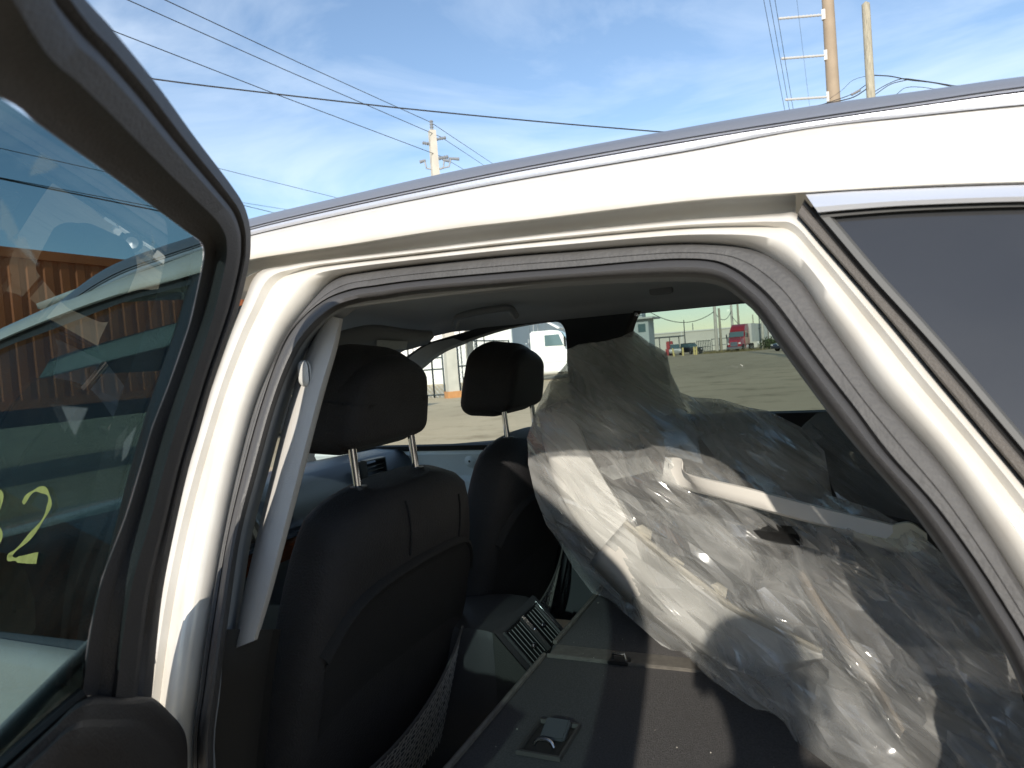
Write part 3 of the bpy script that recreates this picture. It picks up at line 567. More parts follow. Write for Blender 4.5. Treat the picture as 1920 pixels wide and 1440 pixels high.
# map net strands
def net_pt(a, b):                                  # a across 0..1, b 0 (top edge) .. 1 (bottom)
    y = lerp(-.25, .21, a); vtp = lerp(.26, .47, a**1.3) ; v = lerp(vtp, .06, b)
    return rear_x(y, max(v, .02), .022+.03*math.sin(math.pi*a)*(1-b*.6))
net = MB()
NA, NB = 26, 15
for i in range(NA):
    p = [net_pt(min(1, max(0, (i+.25*math.sin(j*1.7))/NA)), j/NB) for j in range(NB+1)]
    net.tube(p, .0014, 3, cap=False)
for j in range(NB):
    net.tube([net_pt(i/NA, min(1, (j+.3*(i % 2))/NB)) for i in range(NA+1)], .0012, 3, cap=False)
net = net.build('map_net', mat('net_cord', (.27, .26, .24), .8), seat)
net['kind'] = 'stuff'
MB().tube([net_pt(i/20, 0) for i in range(21)], .0035, 6).tube([net_pt(1, i/10) for i in range(11)], .004, 6).build('net_binding', mat('net_binding', (.07, .068, .065), .8), seat)
seat2 = copy_tree(seat, car); seat2.location.y += .745; seat2.location.x += .0
seat2['label'] = 'black leatherette passenger seat by the far door'

# ---- centre console with rear vents
cy = 1.60
rowsC = []
for x, zt, wd in ((-1.4, .75, .115), (-1.1, .79, .12), (-.95, .815, .128), (-.82, .825, .132), (-.775, .822, .132), (-.757, .816, .13)):
    rowsC.append([Vector((x, cy+wd*s, z)) for s, z in ((-1, .40), (-1, zt-.03), (-.93, zt-.008), (-.5, zt), (.5, zt), (.93, zt-.008), (1, zt-.03), (1, .40))])
def face(yo, s, o=0.0): return Vector((lerp(-.757, -.655, s)+o*.68, cy+yo, lerp(.816, .706, s)+o*.73))
con = MB().loft(rowsC).loft([[face(.13*t, s, o) for t in (-1, -.93, 0, .93, 1)] for s, o in ((0, 0), (.06, .003), (.94, .003), (1, 0))] + [[Vector((-.648, cy+.13*t, z)) for t in (-1, -.93, 0, .93, 1)] for z in (.69, .40)]).build('centre_console', mat('console_plastic', (.045, .045, .047), .5, bump=.15, bscale=500), car, angle=40)
for s_ in (-1, 1): MB().add([Vector((-.757, cy+.1295*s_, .40)), Vector((-.757, cy+.1295*s_, .80)), face(.1295*s_, 0), face(.1295*s_, 1), Vector((-.648, cy+.1295*s_, .69)), Vector((-.648, cy+.1295*s_, .40))], [(0, 1, 2, 3, 4, 5)]).build('console_cheek', mat('console_cheek', (.045, .046, .042), .6, bump=.2, bscale=300), con, smooth=False)
vo = MB().loft([[face(y*k, .5+(s-.5)*k, o) for y, s in ((-.098, .16), (.098, .16), (.098, .84), (-.098, .84))] for k, o in ((1.08, .002), (1.06, .009), (1.0, .009), (.97, -.0))], closed=True).build('rear_air_vent', BLACKP, con, smooth=False)
MB().add([face(y, s, .0035) for y, s in ((-.095, .17), (.095, .17), (.095, .83), (-.095, .83))], [(0, 1, 2, 3)]).build('vent_cavity', mat('cavity_black', (.003, .003, .003), .9), vo, smooth=False)
for i in range(11):
    y = -.085+.017*i
    if abs(y) < .006: continue
    MB().add([face(y-.003, .19, .0075), face(y+.002, .19, .005), face(y+.002, .81, .005), face(y-.003, .81, .0075)], [(0, 1, 2, 3)]).build('vent_slat', mat('slat_plastic', (.04, .04, .04), .35), vo, smooth=False, thick=.0015)
MB().tube([face(0, .15, .008), face(0, .85, .008)], .008, 6).build('vent_divider', mat('slat_plastic', (.04, .04, .04), .35), vo)
for y, s in ((-.05, .62), (.045, .50), (.0, .45)):
    MB().loft(rbox(face(y, s, .012), (.005, .010 if y else .004, .006), 3, 12, 8)).build('vent_tab', CHROME, vo)
MB().tube([face(.106, .12, .006), face(.106, .86, .006)], .0025, 6).build('chrome_edge', CHROME, vo)

# ---- folded rear seat backs (cargo floor) with edge binding, pulls, latch
ZM = .80
def fold(y0, y1):
    rows = []
    for x, z in ((-.605, ZM-.09), (-.615, ZM-.03), (-.605, ZM-.006), (-.585, ZM), (-.3, ZM+.004), (.1, ZM+.006), (.6, ZM+.004), (1.5, ZM)):
        rows.append([Vector((x + (.03 if t in (0, 1) else 0)*(x < -.55), lerp(y0, y1, t), z-(.012 if t in (0, 1) else 0))) for t in (0, .015, .25, .5, .75, .985, 1)])
    return MB().loft(rows)
f1 = fold(.80, 1.425).build('folded_seat_back', CARPET, car, angle=50); f2 = fold(1.465, 2.28).build('folded_seat_back', CARPET, car, angle=50)
MB().loft([[Vector((x, y, ZM+.002)) for x in (-.59, -.2, .4)] for y in (1.42, 1.428, 1.462, 1.47)]).build('seam_band', CARPETE, f1)
MB().tube([(-.600, .82, ZM+.002), (-.600, 1.41, ZM+.002)], .006, 6).tube([(-.59, 1.405, ZM+.004), (.4, 1.405, ZM+.006)], .005, 6).build('edge_binding', CARPETE, f1)
MB().tube([(-.600, 1.48, ZM+.002), (-.600, 2.2, ZM+.002)], .006, 6).build('edge_binding', CARPETE, f2)
pc = hz(1030, 1388, ZM+.004)
hb = MB().loft([[Vector((pc.x+x*k, pc.y+y*k, ZM+dz)) for x, y in ((-.036, -.05), (.036, -.05), (.036, .05), (-.036, .05))] for k, dz in ((1.12, .004), (1.1, .011), (1.0, .011), (.95, .0045))], closed=True).build('release_bezel', mat('bezel_plastic', (.05, .048, .045), .55), f1, smooth=False)
MB().box((pc.x, pc.y, ZM+.0052), (.064, .09, .001)).build('pocket_floor', RUBBERD, f1, smooth=False)
MB().box((pc.x+.005, pc.y+.02, ZM+.012), (.045, .045, .012), Matrix.Rotation(.35, 3, 'X')).build('release_handle', mat('handle_satin', (.07, .075, .08), .4), f1, bevel=.003)
MB().tube(rs([(pc.x-.018, pc.y-.026, ZM+.008), (pc.x-.012, pc.y-.024, ZM+.016), (pc.x, pc.y-.023, ZM+.018), (pc.x+.012, pc.y-.024, ZM+.016), (pc.x+.018, pc.y-.026, ZM+.008)], 4), .0035, 8).build('release_bar', mat('dark_steel', (.3, .3, .3), .25, metal=1), f1)
lc = hz(1161, 1236, ZM+.01)
MB().box((lc.x, lc.y, ZM+.006), (.045, .03, .008)).build('latch_recess', RUBBERD, f1, bevel=.002)
MB().tube([(lc.x-.015, lc.y, ZM+.008), (lc.x-.013, lc.y, ZM+.022), (lc.x+.013, lc.y, ZM+.022), (lc.x+.015, lc.y, ZM+.008)], .004, 8).build('latch_loop', mat('dark_steel', (.3, .3, .3), .25, metal=1), f1)
MB().loft([[Vector((x, y, z)) for y in (.78, 1.2, 1.6, 2.0, 2.36)] for x, z in ((-1.4, .32), (-.9, .30), (-.62, .30), (-.60, .7), (-.58, .70))]).build('cabin_floor', mat('floor_carpet', (.015, .015, .015), 1, bump=.5, bscale=500), car)
cb = MB(); rr_ = random.Random(4)
for i in range(70):
    p = Vector((rr_.uniform(-.58, .2), rr_.uniform(.86, 1.9), ZM+.007)); s_ = rr_.uniform(.0008, .0022)
    cb.add([p, p+Vector((s_, 0, 0)), p+Vector((0, s_*1.4, 0)), p+Vector((s_*.3, s_*.3, s_))], [(0, 2, 1), (0, 1, 3), (1, 2, 3), (2, 0, 3)])
cb = cb.build('carpet_crumbs', mat('crumbs', (.6, .57, .5), .8), f1, smooth=False); cb['kind'] = 'stuff'
# bracket at the head of the far centre pillar
br = MB().loft([rs([hy(x+dx, y, 2.06+dy) for x, y in [(1196,583),(1188,598),(1182,615),(1178,632)]], 4) for dx, dy in ((-7, 0), (7, 0))]).build('belt_anchor', mat('anchor_black', (.02, .02, .02), .4), car, thick=.006)
MB().lathe([(.0, -.008), (.006, -.007), (.007, 0)], hy(1194, 590, 2.055), 'y', 10).build('anchor_bolt', CHROME, br)

# ================================================================== cargo: film bags and body parts
CTRL = [(1065,650,1.98),(1190,622,2.04),(1250,665,2.02),(1300,750,1.95),(1440,770,1.9),(1500,800,1.85),(1555,880,1.75),(988,820,1.76),(1000,900,1.75),(1040,1020,1.74),(1110,1110,1.72),(1240,1210,1.47),(1400,1320,1.26),(1560,1440,1.10),
        (1250,900,1.56),(1150,800,1.76),(1150,950,1.62),(1300,1050,1.42),(1450,1150,1.30),(1400,950,1.46),(1600,1050,1.26),(1600,1250,1.17),(1750,1010,1.22),(1750,1300,1.07),(1850,1200,1.05),(1930,1440,1.0),(1650,960,1.42),(1450,860,1.7)]
def ybase(px, py):
    sw = sv = 0.0
    for x, y, v in CTRL:
        d2 = (px-x)**2 + (py-y)**2 + 300; wgt = 1/d2**1.5; sw += wgt; sv += wgt*v
    return sv/sw
OUT = [(1062,655),(1085,645),(1130,640),(1165,632),(1188,620),(1215,640),(1250,660),(1258,700),(1275,735),(1300,745),(1350,748),(1400,763),(1440,770),(1500,800),(1545,845),(1553,890),(1560,930),(1640,955),(1730,1005),(1790,1060),(1850,1150),(1900,1260),(1960,1440),(1960,1520),(1660,1520),(1560,1440),(1400,1320),(1240,1210),(1140,1122),(1110,1112),(1075,1065),(1050,1020),(1025,985),(1003,930),(990,870),(988,820),(1005,765),(1030,715),(1062,680)]
WR = [(1010,760,1180,860,.012,9),(1040,770,1120,765,.008,6),(1000,845,1130,880,.012,7),(1130,780,1200,850,.010,9),(1090,800,1240,900,.014,10),(1060,840,1150,905,.010,6),(1190,640,1210,760,.016,14),(1150,650,1200,800,.012,12),(1230,680,1265,830,.014,14),
      (1240,860,1330,870,.010,8),(1030,930,1110,960,.010,7),(1100,960,1175,935,.012,7),(1175,975,1310,1110,.016,10),(1310,1090,1500,1190,.014,9),(1210,950,1330,960,.010,8),(1200,900,1300,1010,.012,12),(1330,760,1370,860,.014,16),(1390,770,1470,900,.014,16),(1460,800,1520,930,.012,14),(1420,900,1560,930,.010,10),
      (1480,1070,1700,1040,.012,8),(1490,1100,1660,1090,.010,8),(1475,1050,1560,1200,.014,10),(1560,1200,1720,1440,.012,9),(1660,1100,1830,1160,.012,9),(1600,1230,1800,1330,.010,12),(1350,1150,1480,1260,.012,12),(1160,1040,1260,1150,.010,9),(1080,1010,1170,1100,.012,9),(1300,960,1450,1060,.014,10),(1400,1000,1600,1060,.012,9),(1600,960,1720,1010,.012,8),(1700,1010,1660,1090,.012,8)]
def segd(px, py, x0, y0, x1, y1):
    dx, dy = x1-x0, y1-y0; t = max(0, min(1, ((px-x0)*dx+(py-y0)*dy)/(dx*dx+dy*dy)))
    return math.hypot(px-x0-t*dx, py-y0-t*dy), t
def edge_d(px, py, poly): return min(segd(px, py, *poly[i], *poly[(i+1) % len(poly)])[0] for i in range(len(poly)))
def inside(px, py, poly):
    c = False; j = len(poly)-1
    for i in range(len(poly)):
        (xi, yi), (xj, yj) = poly[i], poly[j]
        if (yi > py) != (yj > py) and px < (xj-xi)*(py-yi)/(yj-yi)+xi: c = not c
        j = i
    return c
FOLD = [(-.62, .78, 120, .011), (-.50, .87, 78, .006), (-.76, .65, 190, .014), (.25, .97, 160, .005), (-.66, .75, 46, .0025)]
def folds(px, py, seed):                          # sharp, long, slightly wandering creases
    s = 0.0
    for i, (a, b_, lam, am) in enumerate(FOLD):
        wv = noise.noise(Vector((px*.0035, py*.0035, seed+i*7.3)))*1.0
        u_ = (px*a+py*b_)/lam + wv + i*.37; f_ = abs((u_ % 1.0)*2-1)
        mk = max(0, min(1, .5+1.6*noise.noise(Vector((px*.006+40, py*.006, seed+i*3.1)))))
        s += am*mk*(f_**1.5)*2
    return s
def bag(name, outline, step, yfun, wr, bulge, depth, m, label, seed, parent=None):
    bound = []
    for i in range(len(outline)):
        a, b = outline[i], outline[(i+1) % len(outline)]; k = max(1, int(math.hypot(b[0]-a[0], b[1]-a[1])/(step*1.5)))
        for j in range(k):
            t = j/k; jit = 1.6*noise.noise(Vector((a[0]*.1+t*3, seed, 1)))
            bound.append((lerp(a[0], b[0], t)+jit, lerp(a[1], b[1], t)+jit))
    x0, x1 = min(p[0] for p in outline), max(p[0] for p in outline); y0, y1 = min(p[1] for p in outline), max(p[1] for p in outline)
    rr = random.Random(seed); T_ = (.78, .626); Nn = (-.626, .78); AN = .17
    uv = lambda q: (q[0]*T_[0]+q[1]*T_[1], q[0]*Nn[0]+q[1]*Nn[1])
    pts = list(bound); corners = [uv(q) for q in outline]
    u0, u1 = min(c_[0] for c_ in corners), max(c_[0] for c_ in corners); v0, v1 = min(c_[1] for c_ in corners), max(c_[1] for c_ in corners)
    vv, row = v0, 0
    while vv < v1:
        uu = u0 + (step/AN/2 if row % 2 else 0)
        while uu < u1:
            a_, b_ = uu+rr.uniform(-.35, .35)*step/AN, vv+rr.uniform(-.35, .35)*step
            q = (a_*T_[0]+b_*Nn[0], a_*T_[1]+b_*Nn[1])
            if inside(*q, outline) and edge_d(*q, outline) > step*.5: pts.append(q)
            uu += step/AN
        vv += step; row += 1
    for (ax, ay, bx, by, am, wd) in wr:              # vertices along each crease and beside it
        L_ = math.hypot(bx-ax, by-ay); nx_, ny_ = -(by-ay)/L_, (bx-ax)/L_
        for i in range(int(L_/18)+1):
            t = min(1, i*18/L_)
            for sd_w in (0, -wd*.9, wd*.9):
                q = (lerp(ax, bx, t)+nx_*sd_w, lerp(ay, by, t)+ny_*sd_w)
                if inside(*q, outline) and edge_d(*q, outline) > 5: pts.append(q)
    nb = len(bound)
    res = delaunay_2d_cdt([Vector((uv(p)[0]*AN, uv(p)[1])) for p in pts], [(i, (i+1) % nb) for i in range(nb)], [], 1, 1e-3)
    F = [tuple(f) for f in res[2]]
    V2 = [Vector((q.x/AN*T_[0]+q.y*Nn[0], q.x/AN*T_[1]+q.y*Nn[1])) for q in res[0]]
    vf, vb = [], []
    for p in V2:
        px, py = p.x, p.y; e = edge_d(px, py, outline); yb = yfun(px, py); r_ = 1-math.exp(-e/45)
        d = bulge*r_
        n0 = noise.noise(Vector((px*.011, py*.011, seed)))*.006 + folds(px, py, seed)
        rg = (1-abs(noise.noise(Vector((px*.016+py*.006, py*.010-px*.010, seed+4)))*2.2))
        n1_ = .003*max(0, rg)**3
        wv = 0
        for (ax, ay, bx, by, am, wd) in wr:
            if min(ax, bx)-40 < px < max(ax, bx)+40 and min(ay, by)-40 < py < max(ay, by)+40:
                q, t = segd(px, py, ax, ay, bx, by); wv += am*math.exp(-abs(q)/wd)*(.35+.65*math.sin(math.pi*min(1, max(0, t*.9+.05))))
        jt = rr.uniform(-.0014, .0014)
        P = hy(px, py, yb - d - jt*min(1, e/25) - (n0+n1_)*min(1, e/30) - wv*min(1, e/12+.2)); vf.append(P)
        nb_ = noise.noise(Vector((px*.008+31, py*.008, seed+50)))*.03 + folds(px*1.1+200, py*.9, seed+21)*1.5
        Q = hy(px, py, yb + depth*r_ + nb_*r_)
        if Q.z < .815: Q.z = .815 + .004*noise.noise(Vector((px*.05, py*.05, 3)))
        if P.z < .815: P.z = .818
        vb.append(Q)
    b = MB().add(vf, F).add(vb, [f[::-1] for f in F])
    o = b.build(name, m, parent, angle=38)
    return tag(o, label, 'plastic bag') if parent is None else o
big = bag('plastic_bag', OUT, 14, ybase, WR, .035, .13, FILM, 'large crinkled clear plastic bag wrapped round white body parts behind the seats', 3)
TOPS = [[(1064,657),(1085,647),(1130,642),(1165,634),(1188,622),(1214,642),(1249,662),(1257,700),(1274,737),(1300,800),(1318,870),(1250,850),(1150,820),(1070,800),(1022,770),(1032,718),(1062,682)],
        [(1100,652),(1150,640),(1188,624),(1212,646),(1247,668),(1255,720),(1282,800),(1300,850),(1220,830),(1140,790),(1090,730)],
        [(1290,752),(1350,755),(1440,778),(1495,806),(1538,850),(1545,900),(1530,935),(1440,905),(1350,870),(1305,810)],
        [(1000,780),(1060,700),(1130,720),(1180,800),(1230,880),(1150,900),(1060,840),(1000,830)]]
for i_, tp_ in enumerate(TOPS):
    bag('gathered_layer', tp_, 9, lambda x, y, k=i_: ybase(x, y)+.025+.012*k, [], .02, .05, FILM3, None, 30+i_, big)
OUT2 = [(1500,802),(1530,775),(1575,768),(1625,795),(1690,880),(1740,985),(1650,962),(1570,935),(1550,890),(1540,850)]
bag('plastic_bag', OUT2, 10, lambda x, y: 1.98-.0003*(y-770), [(1560,850,1660,800,.02,8),(1570,900,1690,860,.02,8),(1590,930,1700,910,.02,8)], .03, .08, FILM2, 'smaller bluish plastic bag bunched against the far window sill', 11)

PART = mat('white_primer_part', (.80, .77, .72), .4, var=.05, vscale=12)
CREAM = mat('cream_plastic', (.70, .66, .50), .5)
DARKPART = mat('dark_grey_part', (.03, .03, .033), .4)
def ribbon(A, B, ya, yb_, steps, k=6):
    n_ = len(A)
    rr = []
    for t, o in steps:
        rr.append(rs([hy(lerp(a[0], b[0], t), lerp(a[1], b[1], t), lerp(ya, yb_, i/(n_-1))+o) for i, (a, b) in enumerate(zip(A, B))], k))
    return MB().loft(rr)
fe = thing('fender_panel', hy(1130, 1000, 1.70), 'curved bright white fender panel showing through the large plastic bag', 'fender')
ribbon([(1012,770),(1018,815),(1030,860),(1045,908),(1072,962),(1116,1022),(1166,1077),(1214,1116)], [(1062,745),(1086,800),(1108,852),(1138,902),(1168,952),(1192,1002),(1210,1052),(1224,1100)], 1.82, 1.56, [(-.03, .05), (0, .012), (.1, .0), (.35, -.012), (.7, -.01), (.95, .0), (1.0, .02)]).build('panel', PART, fe, angle=50, thick=.003)
ribbon([(1100,850),(1136,905),(1166,955),(1190,1003),(1207,1052)], [(1112,858),(1148,915),(1180,962),(1203,1010),(1216,1056)], 1.765, 1.59, [(0, .006), (.3, -.008), (1, .02)]).build('folded_lip', PART, fe)
bk = thing('bumper_bracket', hy(1480, 960, 1.5), 'long white bracket bar with a bolt hole in its square end plate', 'bracket')
At, Ab = [(1247,858),(1278,861),(1287,887),(1400,914),(1550,953),(1700,989)], [(1241,902),(1290,917),(1325,927),(1420,953),(1540,985),(1690,1018)]
ribbon(At, Ab, 1.56, 1.30, [(-.02, .03), (0, .004), (.08, -.004), (.5, -.004), (.92, -.002), (1.0, .006), (1.04, .03)]).build('bar', PART, bk, angle=40)
for (x, y), r_ in (((1263, 874), .0095), ((1259, 897), .0055)):
    cc = hy(x, y, 1.546)
    MB().lathe([(.0, .0), (r_, .0), (r_*1.25, -.003), (r_*1.35, .003)], cc, 'y', 18).build('bolt_hole', mat('hole_dark', (.06, .06, .065), .6), bk)
ribbon([(1600,985),(1660,985),(1705,978),(1738,1000)], [(1600,1012),(1660,1030),(1705,1036),(1740,1030)], 1.34, 1.27, [(0, .02), (.05, -.006), (.9, -.01), (1, .02)]).build('end_plate', CREAM, bk)
def moulding(path, y0, y1, wpx, label, tabs):
    STR = mat('beige_moulding', (.56, .51, .42), .5) if tabs else mat('brown_moulding', (.22, .18, .14), .5)
    t = thing('bumper_moulding', hy(*path[len(path)//2], (y0+y1)/2+.02), label, 'moulding')
    ribbon([(x-wpx*.4, y+wpx*.6) for x, y in path], [(x+wpx*.4, y-wpx*.6) for x, y in path], y0, y1, [(0, .02), (.15, .0), (.5, -.006), (.85, .0), (1, .02)]).build('strip', STR, t)
    if tabs:
        ribbon(path, [(1105,1055),(1175,1125),(1255,1185),(1345,1243),(1435,1268),(1545,1236)], y0, y1, [(0, .012), (.1, .004), (.4, -.004), (.75, .0), (1, .03)]).build('moulding_skirt', mat('pale_skirt', (.60, .58, .54), .45, var=.1, vscale=9), t, thick=.002)
    for i, (x, y, s) in enumerate(tabs):
        f_ = (x-path[0][0])/(path[-1][0]-path[0][0]); yy = lerp(y0, y1, f_)
        MB().poly([hy(x-s, y-s*.7, yy), hy(x-s*.2, y-s, yy), hy(x+s, y-s*.2, yy), hy(x+s*.8, y+s*.9, yy), hy(x-s*.2, y+s*.2, yy)], thick=(0, .004, 0)).build('clip_tab', mat('beige_moulding', (.56, .51, .42), .5), t, smooth=False)
    return t
moulding([(1170,980),(1230,1030),(1300,1085),(1370,1137),(1440,1172),(1540,1222)], 1.60, 1.30, 11, 'pale bumper moulding with square clip tabs inside the large plastic bag', [(1207,1000,16),(1268,1060,15),(1348,1108,16)])
moulding([(1500,1075),(1545,1150),(1590,1215),(1645,1290),(1692,1375)], 1.30, 1.14, 16, 'short curved brown moulding at the rear end of the plastic bag', [])
dk = thing('wheel_arch_liner', hy(1500, 1000, 1.5), 'glossy black liner piece lying under the white bracket bar', 'liner')
ribbon([(1380,985),(1470,985),(1560,1000),(1680,1010)], [(1400,1010),(1480,1035),(1570,1040),(1680,1040)], 1.46, 1.33, [(0, .02), (.3, -.01), (.7, -.012), (1, .03)]).build('shell', mat('gloss_black', (.012, .012, .012), .15), dk)
ribbon([(1090,815),(1150,850),(1240,905),(1330,930)], [(1075,880),(1140,905),(1200,930),(1290,960)], 1.80, 1.62, [(0, .03), (.3, .0), (.7, -.01), (1, .03)]).build('flap', DARKPART, dk)
st = thing('mounting_strip', hy(1065, 800, 1.86), 'narrow grey mounting strip with one screw hole, upright in the bag', 'strip')
MB().poly([hy(x, y, 1.82) for x, y in [(1054,756),(1062,750),(1072,755),(1074,800),(1070,842),(1056,842)]], thick=(0, .006, 0)).build('plate', mat('strip_grey', (.42, .40, .38), .5), st, bevel=.001)
MB().lathe([(0, 0), (.0045, 0), (.006, .002)], hy(1063, 762, 1.817), 'y', 12).build('screw_hole', RUBBERD, st)

# ================================================================== photographer behind the camera (only the shadow is in the picture)
def person():
    root = thing('person', (.21, -.53, 0), 'person in dark shirt and jeans holding up a phone beside the car', 'person')
    J = {'pelvis': ((.26, -.74, .95), .15), 'waist': ((.26, -.74, 1.10), .14), 'chest': ((.25, -.73, 1.30), .16), 'collar': ((.24, -.72, 1.46), .10), 'neck': ((.225, -.70, 1.545), .055), 'head': ((.215, -.68, 1.66), .088), 'crown': ((.21, -.69, 1.74), .08),
         'ls': ((.06, -.72, 1.43), .07), 'le': ((.00, -.66, 1.14), .05), 'lw': ((.02, -.50, .93), .035), 'rs_': ((.44, -.70, 1.43), .07), 're': ((.40, -.42, 1.22), .048), 'rw': ((.14, -.14, 1.36), .032), 'rh': ((.09, -.075, 1.40), .03),
         'lh': ((.025, -.45, .85), .03), 'lp': ((.17, -.74, .90), .10), 'rp': ((.35, -.74, .90), .10), 'lk': ((.16, -.70, .50), .07), 'rk': ((.36, -.70, .50), .07), 'la': ((.15, -.76, .09), .045), 'ra': ((.37, -.76, .09), .045), 'lt': ((.13, -.60, .035), .035), 'rt': ((.39, -.60, .035), .035)}
    for k_ in J:                                   # stand close behind the phone
        if k_ not in ('rw', 'rh'): (x_, y_, z_), r_ = J[k_]; J[k_] = ((x_-.03, y_+.19, z_), r_)
    J['re'] = ((.42, -.30, 1.20), .048)
    E = [('pelvis','waist'),('waist','chest'),('chest','collar'),('collar','neck'),('neck','head'),('head','crown'),('collar','ls'),('ls','le'),('le','lw'),('lw','lh'),('collar','rs_'),('rs_','re'),('re','rw'),('rw','rh'),('pelvis','lp'),('lp','lk'),('lk','la'),('la','lt'),('pelvis','rp'),('rp','rk'),('rk','ra'),('ra','rt')]
    for hnd, base, dirv in (('r', (.09, -.075, 1.40), Vector((-.05, .03, .05))), ('l', (-.005, -.26, .85), Vector((0, .03, -.06)))):
        for i in range(5):
            a = Vector(base); off_ = Vector(((i-2)*.014, 0, 0)) if hnd == 'l' else Vector((0, 0, (i-2)*.016))
            k1 = a+off_+dirv*.5; k2 = a+off_+dirv*(1.0+.1*(2-abs(i-2)))
            J[hnd+'f%da' % i] = (tuple(k1), .010); J[hnd+'f%db' % i] = (tuple(k2), .008); E += [(hnd+'h', hnd+'f%da' % i), (hnd+'f%da' % i, hnd+'f%db' % i)]
    keys = list(J); me = bpy.data.meshes.new('body'); me.from_pydata([J[k][0] for k in keys], [(keys.index(a), keys.index(b)) for a, b in E], [])
    o = bpy.data.objects.new('body', me); COL.objects.link(o); o.parent = root; o.matrix_parent_inverse = Matrix.Translation(root.location).inverted()
    md = o.modifiers.new('skin', 'SKIN'); md.use_smooth_shade = True
    for i, k in enumerate(keys):
        sv = me.skin_vertices[0].data[i]; r_ = J[k][1]; sv.radius = (r_, r_*(.72 if k in ('pelvis', 'waist', 'chest') else 1)); sv.use_root = (k == 'pelvis')
    sb = o.modifiers.new('sub', 'SUBSURF'); sb.levels = 1; sb.render_levels = 2
    m = bpy.data.materials.new('clothed_body'); m.use_nodes = True; t = m.node_tree; b = t.nodes['Principled BSDF']; b.inputs['Roughness'].default_value = .85
    co = t.nodes.new('ShaderNodeTexCoord'); sp = t.nodes.new('ShaderNodeSeparateXYZ'); rp = t.nodes.new('ShaderNodeValToRGB'); mr = t.nodes.new('ShaderNodeMath'); mr.operation = 'DIVIDE'; mr.inputs[1].default_value = 2
    rp.color_ramp.interpolation = 'CONSTANT'; e = rp.color_ramp.elements; e[0].color = (.03, .03, .03, 1); e[1].position = .04; e[1].color = (.05, .07, .13, 1)
    for p_, c_ in ((.49, (.05, .05, .06, 1)), (.765, (.42, .26, .19, 1))): q_ = e.new(p_); q_.color = c_
    t.links.new(co.outputs['Object'], sp.inputs[0]); t.links.new(sp.outputs['Z'], mr.inputs[0]); t.links.new(mr.outputs[0], rp.inputs[0]); t.links.new(rp.outputs[0], b.inputs['Base Color'])
    me.materials.append(m)
    SK = mat('skin', (.45, .28, .2), .6)
    MB().loft(rbox((.18, -.51, 1.70), (.088, .10, .085), 2.2)).build('hair', mat('hair_dark', (.02, .015, .012), .7, bump=.4, bscale=90), root)
    MB().loft(rbox((.183, -.402, 1.64), (.012, .018, .022), 2.2, 12, 8)).build('nose', SK, root)
    for dx in (-.03, .03): MB().loft(rbox((.183+dx, -.415, 1.668), (.012, .008, .007), 2, 12, 8)).build('eye', mat('eye', (.3, .28, .26), .2), root)
    MB().loft(rbox((.183, -.416, 1.605), (.024, .008, .007), 2, 12, 8)).build('mouth', mat('lips', (.4, .16, .13), .5), root)
    for dx in (-.092, .092): MB().loft(rbox((.183+dx, -.50, 1.655), (.01, .022, .034), 2.2, 12, 8)).build('ear', SK, root)
    ph = MB().box(CAM - FW*.032 + RT*.055 - UP*.01, (.16, .009, .075), Matrix((RT, FW, UP)).transposed()).build('phone', mat('phone_black', (.02, .02, .02), .3), None, bevel=.004)
    tag(ph, 'black mobile phone held up by the person beside the car', 'phone')
person()

# ================================================================== the yard behind
def pole_obj(name, base, top_z, r0, r1, m, label, cat='pole', group=None, square=False, n=10):
    o = thing(name, (base.x, base.y, 0), label, cat, group)
    MB().tube([(base.x, base.y, -.2), (base.x, base.y, top_z*.5), (base.x, base.y, top_z)], [r0, (r0+r1)/2, r1], 4 if square else n).build('shaft', m, o, smooth=not square)
    return o
def height_at(base, py):                           # height of a vertical thing whose top shows at image row py
    lo, hi = 0.0, 60.0
    for _ in range(40):
        mid = (lo+hi)/2; v = Vector((base.x, base.y, mid))-CAM
        if 720-FP*v.dot(UP)/v.dot(FW) > py: lo = mid
        else: hi = mid
    return lo
def at(px, depth, z=0.0):                          # a ground position seen in image column px at a given distance
    lo, hi = 300.0, 1400.0
    d = ray(px, 650); p = CAM+d*depth
    for _ in range(6):
        v = Vector((p.x, p.y, z))-CAM; y = 720-FP*v.dot(UP)/v.dot(FW); p = CAM + ray(px, y)*depth
    return Vector((p.x, p.y, z))
CONC = mat('pole_concrete', (.60, .57, .50), .9, var=.18, vscale=2, bump=.2, bscale=20)
POLEW = mat('pole_timber', (.50, .46, .36), .95, var=.5, vscale=6, bump=.5, bscale=30, stretch=(6, 6, .5))
STEELP = mat('pole_steel', (.36, .28, .20), .75, var=.15, vscale=1.5)
INSUL = mat('insulator_grey', (.22, .24, .27), .4)
WIRE = mat('wire_black', (.015, .016, .02), .6)
GALV = mat('galvanised', (.5, .52, .54), .5, metal=.6)
